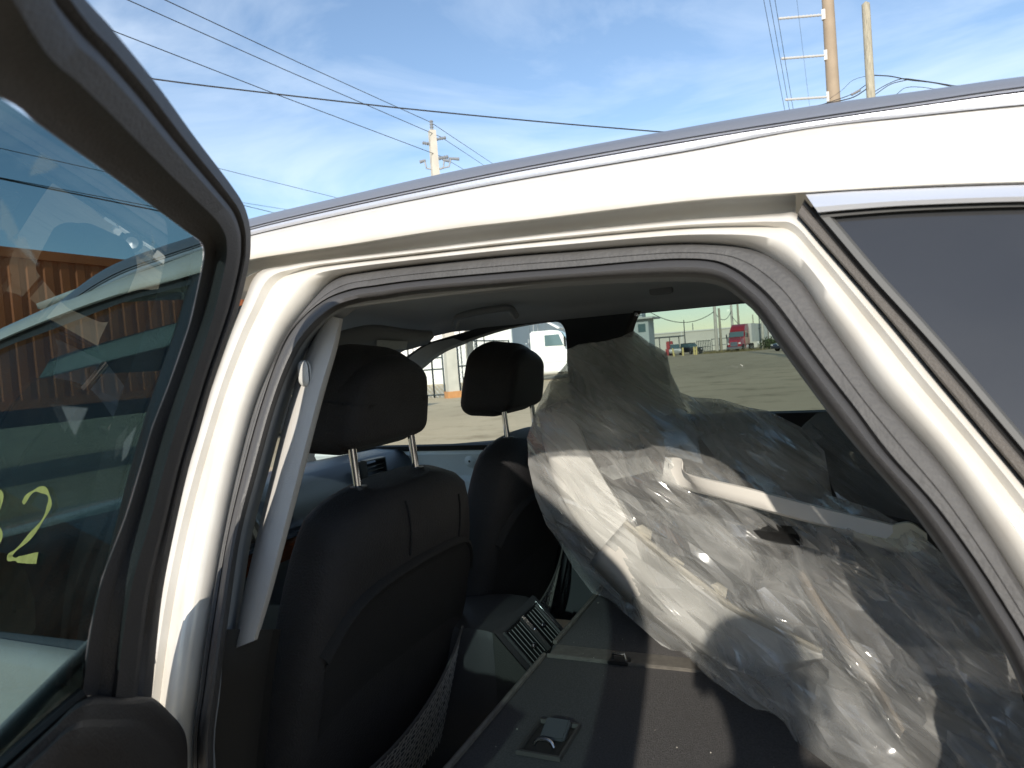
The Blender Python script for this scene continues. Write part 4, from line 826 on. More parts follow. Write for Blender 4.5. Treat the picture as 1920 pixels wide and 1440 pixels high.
# concrete pole with fittings
pb = at(850, 29.5)
pc_h = height_at(pb, 245)
cp = pole_obj('utility_pole', pb, pc_h, .34, .19, CONC, 'square white concrete utility pole with insulators and an orange painted foot', square=True)
MB().tube([(pb.x, pb.y, .0), (pb.x, pb.y, .28)], .42, 4).build('painted_foot', mat('orange_foot', (.62, .30, .12), .9, var=.3, vscale=4), cp, smooth=False)
def insul(c, d, L=.42, r=.075):
    p0 = Vector(c); d = Vector(d).normalized(); m = MB(); pts = []; rr = []
    for i in range(9): pts.append(p0+d*(L*i/8)); rr.append(r if i % 2 else r*.6)
    return m.tube(pts, rr, 8)
def pole_pt(py): return Vector((pb.x, pb.y, height_at(pb, py)))
rtv = Vector((RT.x, RT.y, 0)).normalized()
insul(pole_pt(246), (0, 0, 1), .45, .09).build('insulator', INSUL, cp)
insul(pole_pt(262)+rtv*.15, rtv+Vector((0, 0, .12))).build('insulator', INSUL, cp)
insul(pole_pt(298)+rtv*.18, rtv+Vector((0, 0, .12)), .42, .09).build('insulator', INSUL, cp)
insul(pole_pt(270)-rtv*.1, -rtv+Vector((0, 0, .25)), .35, .08).build('insulator', INSUL, cp)
for sx, py in ((-1, 318), (1, 320), (1.7, 318)):
    a = pole_pt(py)
    MB().tube([a, a+rtv*.35*sx+Vector((0, 0, .08)), a+rtv*.42*sx+Vector((0, 0, .45))], .035, 6).tube([a+rtv*.36*sx+Vector((0, 0, .42)), a+rtv*.62*sx+Vector((0, 0, .36))], [.05, .07], 8).build('fuse_cutout', INSUL, cp)
# overhead wires
def wire(name, pts, r, label, grp='overhead wires', sag=0.0):
    pp = [Vector(p) for p in pts]
    if sag:
        a, b = pp[0], pp[-1]; pp = [a.lerp(b, i/20)-Vector((0, 0, sag*4*(i/20)*(1-i/20))) for i in range(21)]
    o = MB().tube(pp, r, 5).build(name, WIRE); return tag(o, label, 'wire', grp)
def through(a, b, over=1.6): return [a, b, a.lerp(b, over)]
for (xa, ya), (xb, yb_), (xr, yr), lb in (((807, 229), (310, 0), (921, 305), 'topmost line wire running from the concrete pole tip'), ((827, 257), (240, 0), (906, 309), 'line wire held by the upper side insulator of the concrete pole'), ((829, 294), (210, 57), (868, 317), 'line wire held by the lower side insulator of the concrete pole')):
    P0 = dist(xa, ya, 29.5); P1 = dist(xb, yb_, 17); P2 = dist(xr, yr, 40)
    mid = dist((xa+xb)/2, (ya+yb_)/2+2, 22)
    wire('overhead_wire', [P0.lerp(P2, 2.0), P2, P0, mid, P1, mid.lerp(P1, 2.4)], .013, lb)
wire('overhead_wire', rs([dist(-60, 96, 17), dist(280, 147, 18), dist(490, 173, 18.8), dist(745, 202, 19.6), dist(1000, 227, 20.4), dist(1235, 247, 21), dist(1700, 285, 22.5)], 4), .020, 'thick dark service cable crossing below the line wires')
wire('overhead_wire', [dist(200, 265, 30), dist(415, 317, 34), dist(620, 368, 40), dist(800, 415, 46)], .013, 'thin lower wire dipping behind the car roof', None)
wire('overhead_wire', [dist(300, 352, 40), dist(455, 380, 44), dist(525, 391, 46), dist(700, 420, 52)], .013, 'lowest thin wire just above the car roof', None)
# door-glass side cable bundle
wire('overhead_wire', [dist(-200, 300, 15), dist(0, 335, 17), dist(310, 398, 20), dist(600, 455, 24)], .020, 'thicker cable of the pair seen through the open door glass')
wire('overhead_wire', [dist(-200, 290, 15), dist(0, 333, 17), dist(310, 392, 20), dist(600, 447, 24)], .011, 'thinner cable of the pair seen through the open door glass')
wire('overhead_wire', [dist(-200, 240, 15), dist(0, 278, 17), dist(210, 325, 20), dist(600, 420, 24)], .010, 'single thin cable seen through the open door glass above the pair', None)
# tall steel pole with line-post insulators
sb_ = at(1592, 36); sp = pole_obj('steel_pole', sb_, height_at(sb_, -260), .40, .24, STEELP, 'tall tan steel transmission pole with three side insulators', n=16)
ends = []
for py, (xe, ye) in ((27, (1460, 35)), (103, (1465, 110)), (181, (1472, 187))):
    z = height_at(sb_, py); dd = Vector((sb_.x, sb_.y, z)); e_ = dist(xe, ye, (dd-CAM).dot(FW)-.3); ends.append(e_)
    m = MB(); pts = [dd.lerp(e_, .1+.9*i/24) for i in range(25)]
    m.tube(pts, [.075 if i % 2 else .05 for i in range(25)], 8).box(dd.lerp(e_, .1), (.2, .2, .5)).build('line_post_insulator', mat('insul_pale', (.5, .5, .5), .5), sp)
for (xa, xb, ye), lb in (((1432, 1471, 205), 'outermost of the steep parallel wires beside the steel pole'), ((1443, 1480, 205), 'middle one of the steep parallel wires beside the steel pole'), ((1453, 1487, 203), 'innermost dark steep wire beside the steel pole'), ((1494, 1518, 200), 'faint thin steep wire between the insulators and the steel pole')):
    a = dist(xa, 0, 30); b = dist(xb, ye, 36)
    wire('overhead_wire', [b.lerp(a, -1.2), b, a, b.lerp(a, 1.8)], .012 if xa < 1490 else .006, lb)
wb = at(1662, 27); wp = pole_obj('timber_pole', wb, height_at(wb, 8), .19, .145, POLEW, 'weathered pale timber pole with a pointed top and tangled cables', n=12)
hh = height_at(wb, 8); MB().tube([(wb.x, wb.y, hh), (wb.x, wb.y, hh+.1)], [.145, .03], 12).build('pointed_cap', POLEW, wp)
wbz = lambda px, py, d=27: dist(px, py, d)
for pts, r_ in (([(1480, 215), (1545, 196), (1580, 188), (1605, 180), (1634, 160)], .022), ([(1490, 213), (1560, 190), (1600, 175), (1636, 150)], .016), ([(1556, 185), (1580, 168), (1600, 150), (1634, 140)], .008), ([(1636, 141), (1670, 143), (1705, 150), (1750, 155), (1800, 166), (1900, 190)], .022), ([(1640, 172), (1660, 160), (1690, 148), (1720, 150), (1785, 160), (1850, 172)], .016), ([(1640, 178), (1670, 158), (1700, 150)], .016), ([(1680, 178), (1700, 164), (1740, 165), (1800, 178)], .012)):
    MB().tube(rs([wbz(x, y) for x, y in pts], 4), r_, 5).build('tangled_cable', WIRE, wp)
insul(wbz(1596, 178), wbz(1615, 168)-wbz(1596, 178), .4, .06).build('splice_sleeve', mat('sleeve', (.2, .2, .22), .5), wp)

# warehouse on the left
WALLW = mat('warehouse_white', (.80, .80, .77), .8, var=.10, vscale=.4)
wc = at(961, 50); wl = Vector((-1, -.12, 0)).normalized(); wbk = Vector((0, 1, 0))
wh = thing('warehouse', (wc.x, wc.y, 0), 'large plain white warehouse behind the fence and tractor cab', 'building')
a0 = wc; a1 = wc+wl*46; b0 = at(1112, 84)
HW = 12.0
def vwall(a, b, z0, z1, name, m, par, th=None): return MB().add([(a.x, a.y, z0), (b.x, b.y, z0), (b.x, b.y, z1), (a.x, a.y, z1)], [(0, 1, 2, 3)]).build(name, m, par, smooth=False, thick=.1)
wseg = 12
for i in range(wseg):                              # tilt-up panels of the sunlit front
    p, q_ = a0.lerp(a1, i/wseg), a0.lerp(a1, (i+1)/wseg-.002); vwall(p, q_, 0, HW, 'wall_panel', WALLW, wh)
WSH = mat('warehouse_shade_tone', (.48, .53, .56), .8, var=.06, vscale=.3)  # shade of the receding side wall put into the colour
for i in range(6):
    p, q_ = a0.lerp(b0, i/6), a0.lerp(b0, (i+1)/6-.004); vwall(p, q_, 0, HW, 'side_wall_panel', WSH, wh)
MB().tube([(wc.x+.2, wc.y-.3, 0), (wc.x+.2, wc.y-.3, HW)], .16, 8).build('downpipe', mat('pipe_white', (.75, .77, .75), .6), wh)
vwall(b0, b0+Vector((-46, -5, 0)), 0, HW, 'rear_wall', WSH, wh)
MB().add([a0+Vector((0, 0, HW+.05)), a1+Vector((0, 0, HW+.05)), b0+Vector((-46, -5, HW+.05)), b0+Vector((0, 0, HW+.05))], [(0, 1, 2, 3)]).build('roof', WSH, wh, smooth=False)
# big distant grey shed right of it
sh = thing('shed', at(1050, 75), 'pale blue grey shed beyond the white tractor cab', 'building')
s0, s1 = at(985, 78), at(1130, 78)
shm = MB().box(((s0.x+s1.x)/2, (s0.y+s1.y)/2+4, 5.5), ((s1-s0).length, 8, 11), Matrix.Rotation(math.atan2((s1-s0).y, (s1-s0).x), 3, 'Z'))
shm.build('walls', mat('shed_blue', (.50, .56, .60), .8, var=.05), sh, smooth=False)
for i in range(7):
    p = s0.lerp(s1, (i+.5)/7)-FW*.12; MB().tube([(p.x, p.y, 0), (p.x, p.y, 11)], .07, 4).build('wall_rib', mat('shed_rib', (.55, .6, .63), .8), sh, smooth=False)
# fence with a gate frame
FEN = mat('fence_dark', (.06, .075, .08), .6)
def fence(name, pts, h, rails, label, m=FEN, mesh=True, pr=.045, step=2.4, grp=None):
    o = thing(name, pts[0], label, 'fence', grp)
    for a, b in zip(pts, pts[1:]):
        L = (b-a).length; n_ = max(1, round(L/step))
        for i in range(n_+1):
            p = a.lerp(b, i/n_); MB().tube([(p.x, p.y, 0), (p.x, p.y, h)], pr, 6).build('fence_post', m, o)
        for z in rails: MB().tube([a+Vector((0, 0, z)), b+Vector((0, 0, z))], pr*.75, 6).build('fence_rail', m, o)
        if mesh:
            w_ = MB(); d = (b-a)/L; k = int((L+h)/.22)
            for i in range(k):
                s = i*.22
                for sg in (1, -1):
                    x0_, z0_ = (s, 0) if sg == 1 else (s-h, 0)
                    u0 = max(0, -x0_) ; u1 = min(h, L-x0_)
                    if sg == 1: x0_ = s-h; u0 = max(0, -x0_); u1 = min(h, L-x0_); A = (x0_+u0, h-u0); B = (x0_+u1, h-u1)
                    else: A = (x0_+u0, u0); B = (x0_+u1, u1)
                    if u1 <= u0: continue
                    w_.tube([a+d*A[0]+Vector((0, 0, A[1])), a+d*B[0]+Vector((0, 0, B[1]))], .005, 3, cap=False)
            q_ = w_.build('chain_link', GALV, o); q_['kind'] = 'stuff'
    return o
fence('chain_link_gate', [at(772, 31), at(815, 30.6), at(835, 30.3)], 2.5, (.12, 1.25, 1.75, 2.45), 'dark framed chain link gate left of the concrete pole')
fence('chain_link_fence', [at(864, 31), at(960, 38)], 2.5, (.12, 1.3, 2.45), 'chain link fence running from the concrete pole towards the tractor cab')
tpb = at(887, 33); pole_obj('timber_post', tpb, 9.0, .2, .16, POLEW, 'brown timber pole standing behind the chain link fence')
lm = thing('lattice_mast', at(906, 36), 'thin dark lattice mast next to the brown timber pole', 'mast')
lb_ = at(906, 36)
for sx in (-1, 1): MB().tube([(lb_.x+sx*.35, lb_.y, 0), (lb_.x+sx*.1, lb_.y, 8)], .03, 5).build('mast_leg', FEN, lm)
for i in range(7):
    f0, f1_ = i/7, (i+1)/7; MB().tube([(lb_.x-lerp(.35, .1, f0), lb_.y, 8*f0), (lb_.x+lerp(.35, .1, f1_), lb_.y, 8*f1_)], .02, 4).build('mast_brace', FEN, lm)

# ---- lorries
GLASSD = mat('cab_glass', (.10, .16, .17), .08, spec=.8)
def tractor(loc, ang, paint, label, sleeper):
    o = thing('tractor_unit', loc, label, 'truck'); Mx = Matrix.Translation(loc) @ Matrix.Rotation(ang, 4, 'Z')
    T = lambda p: Mx @ Vector(p)
    def B(name, rows, m, bev=0, par=o):
        mb = MB(); mb.loft([[T(p) for p in r_] for r_ in rows], closed=True); n_ = len(rows[0]); mb.f.append(tuple(range(n_))[::-1]); mb.f.append(tuple(range((len(rows)-1)*n_, len(rows)*n_))); return mb.build(name, m, par, bevel=bev, angle=30)
    def sec(x, z0, z1, w0, w1): return [(x, -w0, z0), (x, w0, z0), (x, w1, z1), (x, -w1, z1)]
    x0 = -3.1 if sleeper else -1.9
    cabz = 3.0
    B('cab', [sec(x0, 1.0, cabz, 1.18, 1.1), sec(-.6, 1.0, cabz, 1.18, 1.1), sec(-.05, 1.0, cabz-.08, 1.18, 1.05), sec(.45, 1.0, 2.0, 1.15, 1.08)], paint, .08)
    B('bonnet', [sec(.4, .75, 2.0, 1.1, 1.0), sec(1.6, .7, 1.8, 1.05, .85), sec(2.2, .7, 1.55, .95, .7), sec(2.35, .75, 1.3, .9, .65)], paint, .08)
    B('windscreen', [[(.02, -.98, 2.83), (.02, .98, 2.83), (.50, 1.03, 2.06), (.50, -1.03, 2.06)], [(.06, -.98, 2.84), (.06, .98, 2.84), (.54, 1.03, 2.07), (.54, -1.03, 2.07)]], GLASSD)
    for s in (-1, 1):
        wq = [(-1.0, s*1.155, 2.05), (.12, s*1.16, 2.05), (-.12, s*1.125, 2.72), (-1.0, s*1.125, 2.72)]
        B('door_window', [wq, [(a, b+s*.02, c_) for a, b, c_ in wq]], GLASSD)
        B('mirror', [[(.25, s*1.35, 1.95), (.33, s*1.5, 1.95), (.33, s*1.5, 2.55), (.25, s*1.35, 2.55)], [(.18, s*1.38, 1.95), (.26, s*1.53, 1.95), (.26, s*1.53, 2.55), (.18, s*1.38, 2.55)]], BLACKP)
        MB().tube([T((-1.7, s*.9, .62)), T((-.35, s*.9, .62))], .32, 14).build('fuel_tank', mat('tank_white', (.75, .75, .73), .4), o)
        B('side_skirt', [[(-1.8, s*1.1, .45), (.3, s*1.1, .45), (.3, s*1.12, 1.0), (-1.8, s*1.12, 1.0)], [(-1.8, s*1.13, .45), (.3, s*1.13, .45), (.3, s*1.15, 1.0), (-1.8, s*1.15, 1.0)]], paint)
        for wx_ in (1.45, -3.6, -4.8):
            ww = MB().lathe([(.3, -.15), (.48, -.15), (.51, -.1), (.51, .1), (.48, .15), (.3, .15)], (0, 0, 0), 'y', 20); ww.v = [tuple(T((v[0]+wx_, v[1]+s*1.0, v[2]+.51))) for v in ww.v]; wo = ww.build('wheel', TYRE, o)
            rr_ = MB().lathe([(.02, s*.1), (.3, s*.14), (.3, -s*.1)], (0, 0, 0), 'y', 20); rr_.v = [tuple(T((v[0]+wx_, v[1]+s*1.0, v[2]+.51))) for v in rr_.v]; rr_.build('rim', RIM, wo)
        B('headlamp', [[(2.15, s*.62, 1.05), (2.15, s*.9, 1.05), (2.15, s*.9, 1.28), (2.15, s*.62, 1.28)], [(2.38, s*.62, 1.05), (2.33, s*.9, 1.05), (2.33, s*.9, 1.28), (2.38, s*.62, 1.28)]], mat('lamp_clear', (.7, .7, .7), .15))
    B('chassis', [sec(-5.6, .7, .98, .45, .45), sec(1.8, .7, .98, .45, .45)], BLACKP)
    B('front_bumper', [sec(2.1, .38, .74, 1.15, 1.15), sec(2.45, .4, .72, 1.05, 1.05)], CHROME if sleeper else paint, .05)
    B('grille', [[(2.25, -.5, .8), (2.25, .5, .8), (2.25, .5, 1.35), (2.25, -.5, 1.35)], [(2.41, -.5, .8), (2.41, .5, .8), (2.35, .5, 1.4), (2.35, -.5, 1.4)]], CHROME)
    if sleeper: B('roof_fairing', [sec(-3.1, 3.0, 3.95, 1.12, 1.0), sec(-1.6, 3.0, 3.9, 1.12, 1.0), sec(-.7, 2.98, 3.5, 1.1, .98), sec(-.02, 2.92, 3.0, 1.05, 1.0)], paint, .08)
    else:
        B('roof_fairing', [[(-1.75, -1.0, 4.05), (-1.75, 1.0, 4.05), (-1.7, 1.0, 4.12), (-1.7, -1.0, 4.12)], [(-.15, -1.02, 3.05), (-.15, 1.02, 3.05), (-.05, 1.02, 3.12), (-.05, -1.02, 3.12)]], paint)
        for s in (-1, 1): MB().tube([T((-1.7, s*.8, 3.0)), T((-1.68, s*.8, 4.05))], .03, 5).build('fairing_strut', GALV, o)
        MB().tube([T((-2.2, 0, 1.0)), T((-2.2, 0, 2.6))], .04, 5).tube([T((-2.2, -.9, 2.3)), T((-2.2, .9, 2.3))], .04, 5).build('hose_rack', GALV, o)
    return o
TW = mat('truck_white', (.80, .80, .78), .35, coat=.4); TR = mat('truck_red', (.36, .022, .035), .35, coat=.5, var=.1, vscale=1)
tractor(at(1062, 43), math.atan2(RT.y, RT.x)-R(12), TW, 'white day cab tractor unit with a tilted roof fairing', False)
hv = (-FW*.86 - RT*.5); ra = math.atan2(hv.y, hv.x); rl = at(1384, 100)
tractor(rl, ra, TR, 'red sleeper tractor unit coupled to a white box trailer', True)
tl_ = thing('box_trailer', rl, 'white box trailer coupled behind the red tractor unit', 'trailer'); TM = Matrix.Translation(rl) @ Matrix.Rotation(ra, 4, 'Z')
mb = MB().box((-10.5, 0, 2.6), (13.2, 2.55, 2.75)); mb.v = [tuple(TM @ Vector(v)) for v in mb.v]; mb.build('box_body', mat('trailer_white', (.7, .71, .68), .5, var=.12, vscale=.7), tl_, smooth=False)
for i in range(12):
    for s in (-1, 1):
        mb = MB().box((-4.4-1.1*i, s*1.29, 2.6), (.06, .03, 2.7)); mb.v = [tuple(TM @ Vector(v)) for v in mb.v]; mb.build('side_post', mat('trailer_post', (.6, .61, .6), .5), tl_, smooth=False)
for wx_ in (-14.5, -15.8):
    for s in (-1, 1):
        ww = MB().lathe([(.02, -.15), (.48, -.15), (.51, -.1), (.51, .1), (.48, .15), (.02, .15)], (wx_, s*1.0, .51), 'y', 18); ww.v = [tuple(TM @ Vector(v)) for v in ww.v]; ww.build('wheel', TYRE, tl_)

# ---- parked vehicles
def motor(name, loc, ang, paint, label, cat, prof, wb_=2.8, wid=.9, grp=None):
    o = thing(name, loc, label, cat, grp); Mx = Matrix.Translation(loc) @ Matrix.Rotation(ang, 4, 'Z'); T = lambda p: Mx @ Vector(p)
    low, cab = prof
    def shell(name_, pts, w0, w1, m, bev=.06):
        mb = MB(); rows = [[T((x, -w0 if z < 1.0 else -w1, z)) for x, z in pts], [T((x, w0 if z < 1.0 else w1, z)) for x, z in pts]]; mb.loft(rows, closed=True); n_ = len(pts); mb.f.append(tuple(range(n_))[::-1]); mb.f.append(tuple(range(n_, 2*n_))); return mb.build(name_, m, o, bevel=bev, angle=30)
    shell('body', low, wid, wid*.97, paint); shell('cabin', cab, wid*.95, wid*.78, GLASSD)
    xs_ = [p[0] for p in cab]; zt = max(p[1] for p in cab)
    rp_ = [p for p in cab if p[1] > zt-.05]
    mb = MB().box(((rp_[0][0]+rp_[-1][0])/2, 0, zt+.015), (abs(rp_[0][0]-rp_[-1][0])+.1, wid*1.58, .06)); mb.v = [tuple(T(v)) for v in mb.v]; mb.build('roof', paint, o, bevel=.02)
    for wx_ in (-wb_/2, wb_/2):
        for s in (-1, 1):
            ww = MB().lathe([(.2, -.1), (.31, -.11), (.34, -.08), (.34, .08), (.31, .11), (.2, .1)], (wx_, s*(wid-.08), .34), 'y', 18); ww.v = [tuple(T(v)) for v in ww.v]; wo = ww.build('wheel', TYRE, o)
            ww = MB().lathe([(.01, s*.09), (.2, s*.1), (.2, 0)], (wx_, s*(wid-.08), .34), 'y', 14); ww.v = [tuple(T(v)) for v in ww.v]; ww.build('rim', RIM, wo)
    for s in (-1, 1):
        mb = MB().box((low[0][0]+.02 if False else max(p[0] for p in low)-.03, s*wid*.7, .72), (.1, .3, .16)); mb.v = [tuple(T(v)) for v in mb.v]; mb.build('headlight', mat('lamp_clear', (.7, .7, .7), .15), o, bevel=.02)
    return o
SUVP = ([(-2.2, .35), (2.2, .35), (2.25, .75), (2.15, .98), (1.0, 1.06), (-2.2, 1.08), (-2.25, .7)], [(-2.15, 1.06), (1.0, 1.05), (.3, 1.68), (-1.95, 1.72)])
SEDP = ([(-2.25, .3), (2.2, .3), (2.25, .6), (2.1, .82), (1.1, .93), (-1.7, .96), (-2.25, .9)], [(-1.75, .94), (1.05, .92), (.35, 1.38), (-.9, 1.40)])
NAVY = mat('car_navy', (.02, .03, .06), .3, coat=.5); BLK = mat('car_black', (.015, .016, .018), .3, coat=.5); SLV = mat('car_silver', (.4, .41, .4), .4, metal=.5)
ca = math.atan2(-FW.y, -FW.x)
motor('parked_suv', at(1296, 108), ca+.25, BLK, 'black SUV parked behind the yellow bollards', 'car', SUVP)
motor('parked_pickup', at(1266, 110), ca-.2, SLV, 'silver car parked under the flat steel canopy', 'car', SUVP)
motor('moving_car', at(1487, 78), math.atan2(-RT.y, -RT.x)+.2, NAVY, 'dark blue sedan on the open yard', 'car', SEDP)
# ---- bollards
YB = mat('bollard_yellow', (.72, .60, .26), .7, var=.2, vscale=5)
for px, lean, lb in ((1264, -.12, 'leaning yellow steel bollard before the silver car'), (1281, .0, 'upright yellow bollard between the silver car and black SUV'), (1302, .0, 'first yellow bollard of a close pair beside the iron fence'), (1306, .03, 'second yellow bollard of a close pair beside the iron fence')):
    p = at(px, 99); MB().tube([(p.x, p.y, 0), (p.x+lean*1.3, p.y, 1.1), (p.x+lean*1.3, p.y, 1.17)], [.13, .13, .07], 10).build('bollard', YB)
    o = bpy.context.scene.objects[-1] if False else COL.objects[-1]; tag(o, lb, 'bollard', 'yellow bollards by the canopy')
# ---- canopy, tower, long wall, sheds
cn = thing('canopy', at(1245, 112), 'flat dark steel canopy on thin posts beside the bollards', 'canopy')
c0, c1 = at(1218, 112), at(1276, 112)
MB().box(((c0.x+c1.x)/2, (c0.y+c1.y)/2+1.5, 3.0), ((c1-c0).length, 4, .18), Matrix.Rotation(math.atan2((c1-c0).y, (c1-c0).x), 3, 'Z')).build('canopy_roof', FEN, cn, smooth=False)
for t in (.02, .35, .68, .98):
    p = c0.lerp(c1, t); MB().tube([(p.x, p.y, 0), (p.x, p.y, 3.0)], .07, 6).build('canopy_post', FEN, cn)
rm = at(1257, 113); tag(MB().box((rm.x, rm.y, 1.7), (1.0, .8, 1.2)).box((rm.x, rm.y, .55), (1.3, 1.0, 1.1)).build('red_machine', mat('faded_red', (.4, .06, .07), .6), bevel=.08), 'faded red machine standing under the flat steel canopy', 'machine')
tb_ = at(1202, 95); tw = thing('gatehouse', tb_, 'pale two storey gatehouse with overhanging flat roof and aerials', 'building')
MB().box((tb_.x, tb_.y, 2.7), (3.4, 3.4, 5.4)).build('walls', mat('gatehouse_wall', (.46, .52, .53), .8, var=.1), tw, smooth=False)
MB().box((tb_.x, tb_.y, 5.5), (5.0, 5.0, .22)).build('roof', mat('gatehouse_roof', (.5, .52, .5), .8), tw, smooth=False)
MB().box((tb_.x-.3, tb_.y, 6.6), (2.2, 2.2, 2.0)).build('upper_room', mat('gatehouse_wall', (.46, .52, .53), .8), tw, smooth=False)
for dx in (-.9, .3, 1.0): MB().tube([(tb_.x+dx, tb_.y, 5.6), (tb_.x+dx, tb_.y, 9.5)], .05, 5).build('aerial', FEN, tw)
for dx in (-.8, .8): MB().box((tb_.x+dx, tb_.y-1.71, 4.2), (1.0, .05, 1.1)).build('window', GLASSD, tw, smooth=False)
def longbox(name, pa, pb_, h, dep, m, label, cat='building'):
    o = thing(name, pa, label, cat); L = (pb_-pa).length; a_ = math.atan2((pb_-pa).y, (pb_-pa).x); c_ = (pa+pb_)/2; nn = Vector((-math.sin(a_), math.cos(a_), 0))
    MB().box((c_.x+nn.x*dep/2, c_.y+nn.y*dep/2, h/2), (L, dep, h), Matrix.Rotation(a_, 3, 'Z')).build('walls', m, o, smooth=False)
    MB().box((c_.x+nn.x*dep/2, c_.y+nn.y*dep/2, h+.12), (L+.4, dep+.4, .24), Matrix.Rotation(a_, 3, 'Z')).build('parapet', mat('parapet_white', (.7, .7, .66), .8), o, smooth=False)
    k = int(L/6)
    for i in range(1, k):
        p = pa.lerp(pb_, i/k)-nn*.06; MB().box((p.x, p.y, h/2), (.25, .14, h-.02), Matrix.Rotation(a_, 3, 'Z')).build('pilaster', mat('parapet_white', (.7, .7, .66), .8), o, smooth=False)
    return o
longbox('long_wall', at(1150, 150), at(1420, 140), 4.2, 6, mat('longwall', (.66, .64, .57), .85, var=.15, vscale=.2), 'long low cream wall running behind the canopy and red truck')
longbox('white_depot', at(1400, 190), at(1620, 180), 5.6, 12, mat('depotw', (.72, .72, .69), .85, var=.1, vscale=.2), 'white depot building right of the box trailer')
fence('iron_fence', [at(1308, 100), at(1333, 106)], 2.0, (.2, 1.0, 1.9), 'dark iron fence between the bollards and the concrete street pole', mesh=False, pr=.05, step=.9)
fence('iron_fence', [at(1336, 112), at(1364, 112)], 2.2, (.2, 1.1, 2.1), 'dark iron fence between the street poles and red truck', mesh=False, pr=.05, step=1.2)
# ---- distant poles
PB = []
for px, dep, top, r_, m, lb in ((1345, 105, 566, .27, CONC, 'pale concrete street pole left of the red truck'), (1353, 106, 578, .20, POLEW, 'leaning grey timber pole next to the concrete street pole'), (1376, 128, 566, .26, CONC, 'concrete pole rising behind the red cab roof'), (1388, 135, 570, .24, POLEW, 'timber pole rising behind the box trailer'), (1432, 105, 580, .22, CONC, 'concrete pole right of the box trailer'), (1427, 106, 580, .09, FEN, 'thin dark steel mast beside the trailer pole'), (1286, 140, 600, .11, FEN, 'thin dark lamp mast above the canopy'), (1302, 150, 606, .10, FEN, 'short thin mast behind the long wall'), (1415, 150, 590, .12, POLEW, 'thin pole over the trailer roof')):
    b = at(px, dep); o = pole_obj('street_pole', b, height_at(b, top), r_, r_*.8, m, lb, grp := 'pole', None) if False else pole_obj('street_pole', b, height_at(b, top), r_, r_*.8, m, lb)
    PB.append((b, height_at(b, top)))
def sagwire(i, j, dz, lb, sag=1.4):
    a, b = PB[i], PB[j]; wire('street_wire', [Vector((a[0].x, a[0].y, a[1]-dz)), Vector((b[0].x, b[0].y, b[1]-dz))], .05, lb, None, sag=sag)
sagwire(0, 2, 1.6, 'slack wire strung between the two concrete street poles')
sagwire(2, 4, 2.6, 'slack wire strung over the trailer roof')
a = PB[0]; wire('street_wire', [dist(1190, 565, 90), Vector((a[0].x, a[0].y, a[1]-1.4))], .05, 'slack wire strung over the canopy to the street pole', None, sag=2.2)
# ---- palms and bushes
def leaves_crown(c, r_, n_, leaf, mb, sq=.8):
    rr = random.Random(int(c[0]*100) & 1023)
    for i in range(n_):
        u, v = rr.uniform(0, 2*math.pi), rr.uniform(-1, 1); q_ = math.sqrt(1-v*v); rad = r_*rr.uniform(.45, 1.05)
        p = Vector((c[0]+rad*q_*math.cos(u), c[1]+rad*q_*math.sin(u), c[2]+rad*v*sq))
        a_, b_ = Vector((rr.uniform(-1, 1), rr.uniform(-1, 1), rr.uniform(-1, 1))).normalized()*leaf, Vector((rr.uniform(-1, 1), rr.uniform(-1, 1), rr.uniform(-1, 1))).normalized()*leaf*.5
        mb.add([p-a_, p+b_, p+a_, p-b_], [(0, 1, 2, 3)])
    return mb
LEAF = mat('leaf_green', (.07, .10, .035), .7, var=.4, vscale=1.5); PALMG = mat('palm_green', (.07, .09, .05), .7, var=.3, vscale=3); BARK = mat('palm_bark', (.16, .13, .10), .9, var=.3, vscale=5)
for px, dep, top, lb in ((1440, 120, 596, 'fan palm standing behind the concrete pole by the trailer'), (1453, 135, 612, 'shorter fan palm beyond the concrete pole by the trailer')):
    b = at(px, dep); hh = height_at(b, top); o = thing('palm_tree', b, lb, 'palm', 'palms by the depot')
    MB().tube([(b.x, b.y, 0), (b.x+.1, b.y, hh*.5), (b.x, b.y, hh)], [.24, .17, .15], 8).build('trunk', BARK, o)
    cr_ = MB(); rr = random.Random(px)
    for i in range(34):
        u = rr.uniform(0, 6.283); el = rr.uniform(-.9, 1.1); L = rr.uniform(1.0, 1.5); d = Vector((math.cos(u)*math.cos(el), math.sin(u)*math.cos(el), math.sin(el)))
        p0 = Vector((b.x, b.y, hh)); p1 = p0+d*L*.6; sd = d.cross(Vector((0, 0, 1))).normalized()
        for k in range(-3, 4): cr_.add([p0, p1+sd*(.06+.12*k), p0+d*L+sd*.28*k-Vector((0, 0, .25+.1*abs(k))), p1+sd*(-.06+.12*k)], [(0, 1, 2, 3)])
    cr_.build('crown', PALMG, o, smooth=False)
for i, (px, dep, r_) in enumerate(((1438, 98, 1.1), (1448, 100, 1.3), (1458, 101, 1.2), (1470, 102, 1.5), (1484, 104, 1.4), (1500, 104, 1.6))):
    b = at(px, dep); o = leaves_crown((b.x, b.y, r_*.7), r_, 420, .16, MB()).build('bush', LEAF, smooth=False)
    tag(o, ('small bush at the trailer end of the hedge row', 'second bush from the trailer in the hedge row', 'third bush from the trailer in the hedge row', 'wide fourth bush from the trailer in the hedge row', 'fifth bush from the trailer in the hedge row', 'largest bush at the far end of the hedge row')[i], 'bush', 'hedge bushes by the depot')
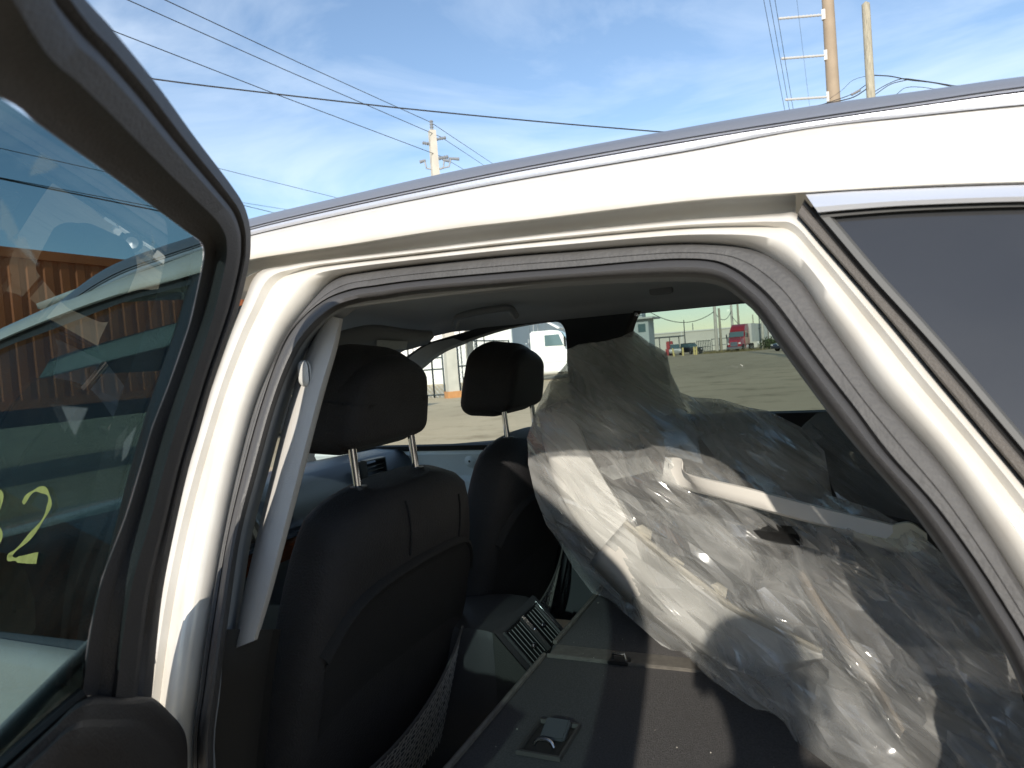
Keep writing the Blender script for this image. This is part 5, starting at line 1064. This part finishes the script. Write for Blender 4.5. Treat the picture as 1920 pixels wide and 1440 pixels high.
# weeds along the yard edge by the poles
wd = MB(); rr = random.Random(5); e0, e1 = at(1325, 101), at(1420, 97)
for i in range(900):
    p = e0.lerp(e1, rr.random())+Vector((rr.gauss(0, .5), rr.gauss(0, .8), 0)); hgt = rr.uniform(.1, .45); an = rr.uniform(0, 6.28)
    wd.add([p, p+Vector((math.cos(an)*.12, math.sin(an)*.12, 0)), p+Vector((math.cos(an)*.1, math.sin(an)*.3, hgt))], [(0, 1, 2)])
wo = wd.build('weeds', mat('dry_weeds', (.26, .22, .10), .9, var=.4, vscale=.8), smooth=False); wo['kind'] = 'stuff'; wo['label'] = 'dry weeds along the yard edge by the street poles'; wo['category'] = 'weeds'

# ---- orange containers in front of the car
def container(x, y0, y1, z0, label):
    o = thing('shipping_container', (x, (y0+y1)/2, 0), label, 'container', 'orange containers ahead of the car')
    OR = mat('container_orange', (.58, .155, .04), .6, var=.3, vscale=1.2); z1 = z0+2.6; prof = []; y = y0+.15
    while y < y1-.15:
        for dy, dx in ((0, 0), (.07, -.0), (.105, -.038), (.175, -.038), (.21, 0)): prof.append((x+dx, min(y+dy, y1-.1)))
        y += .28
    MB().loft([[Vector((a, b, z)) for a, b in prof] for z in (z0+.15, z1-.1)]).build('corrugated_side', OR, o, smooth=False)
    MB().loft([[Vector((x-2.44-(a-x), b, z)) for a, b in prof] for z in (z0+.15, z1-.1)]).build('corrugated_side', OR, o, smooth=False)
    for zz in (z0+.08, z1-.06):
        for xx in (x, x-2.44): MB().box((xx, (y0+y1)/2, zz), (.09, y1-y0, .15)).build('side_rail', OR, o, smooth=False)
    for yy in (y0, y1):
        MB().box((x-1.22, yy, (z0+z1)/2), (2.36, .06, 2.5)).build('end_wall', OR, o, smooth=False)
        for xx in (x, x-2.44): MB().box((xx, yy, (z0+z1)/2), (.16, .16, 2.62)).build('corner_post', OR, o, smooth=False)
    MB().box((x-1.22, (y0+y1)/2, z1+.01), (2.4, y1-y0-.1, .05)).build('roof', OR, o, smooth=False)
    if z0 > .5:
        for xx in (x-.75, x-1.7): MB().box((xx, (y0+y1)/2, z0-.16), (.16, y1-y0-.4, .28)).build('chassis_beam', BLACKP, o, smooth=False)
        for yy in (y1-1.2, y1-2.4, y0+2.5):
            for xx in (x-.2, x-2.2): MB().lathe([(.02, -.14), (.46, -.14), (.5, -.1), (.5, .1), (.46, .14), (.02, .14)], (xx, yy, .5), 'x', 18).build('wheel', TYRE, o)
container(-11.8, 2.2, 14.4, 1.25, 'orange corrugated container on a chassis seen through the open door glass')
container(-11.6, -11.2, 1.0, 1.25, 'orange corrugated container on a chassis parked nearer the driver side')
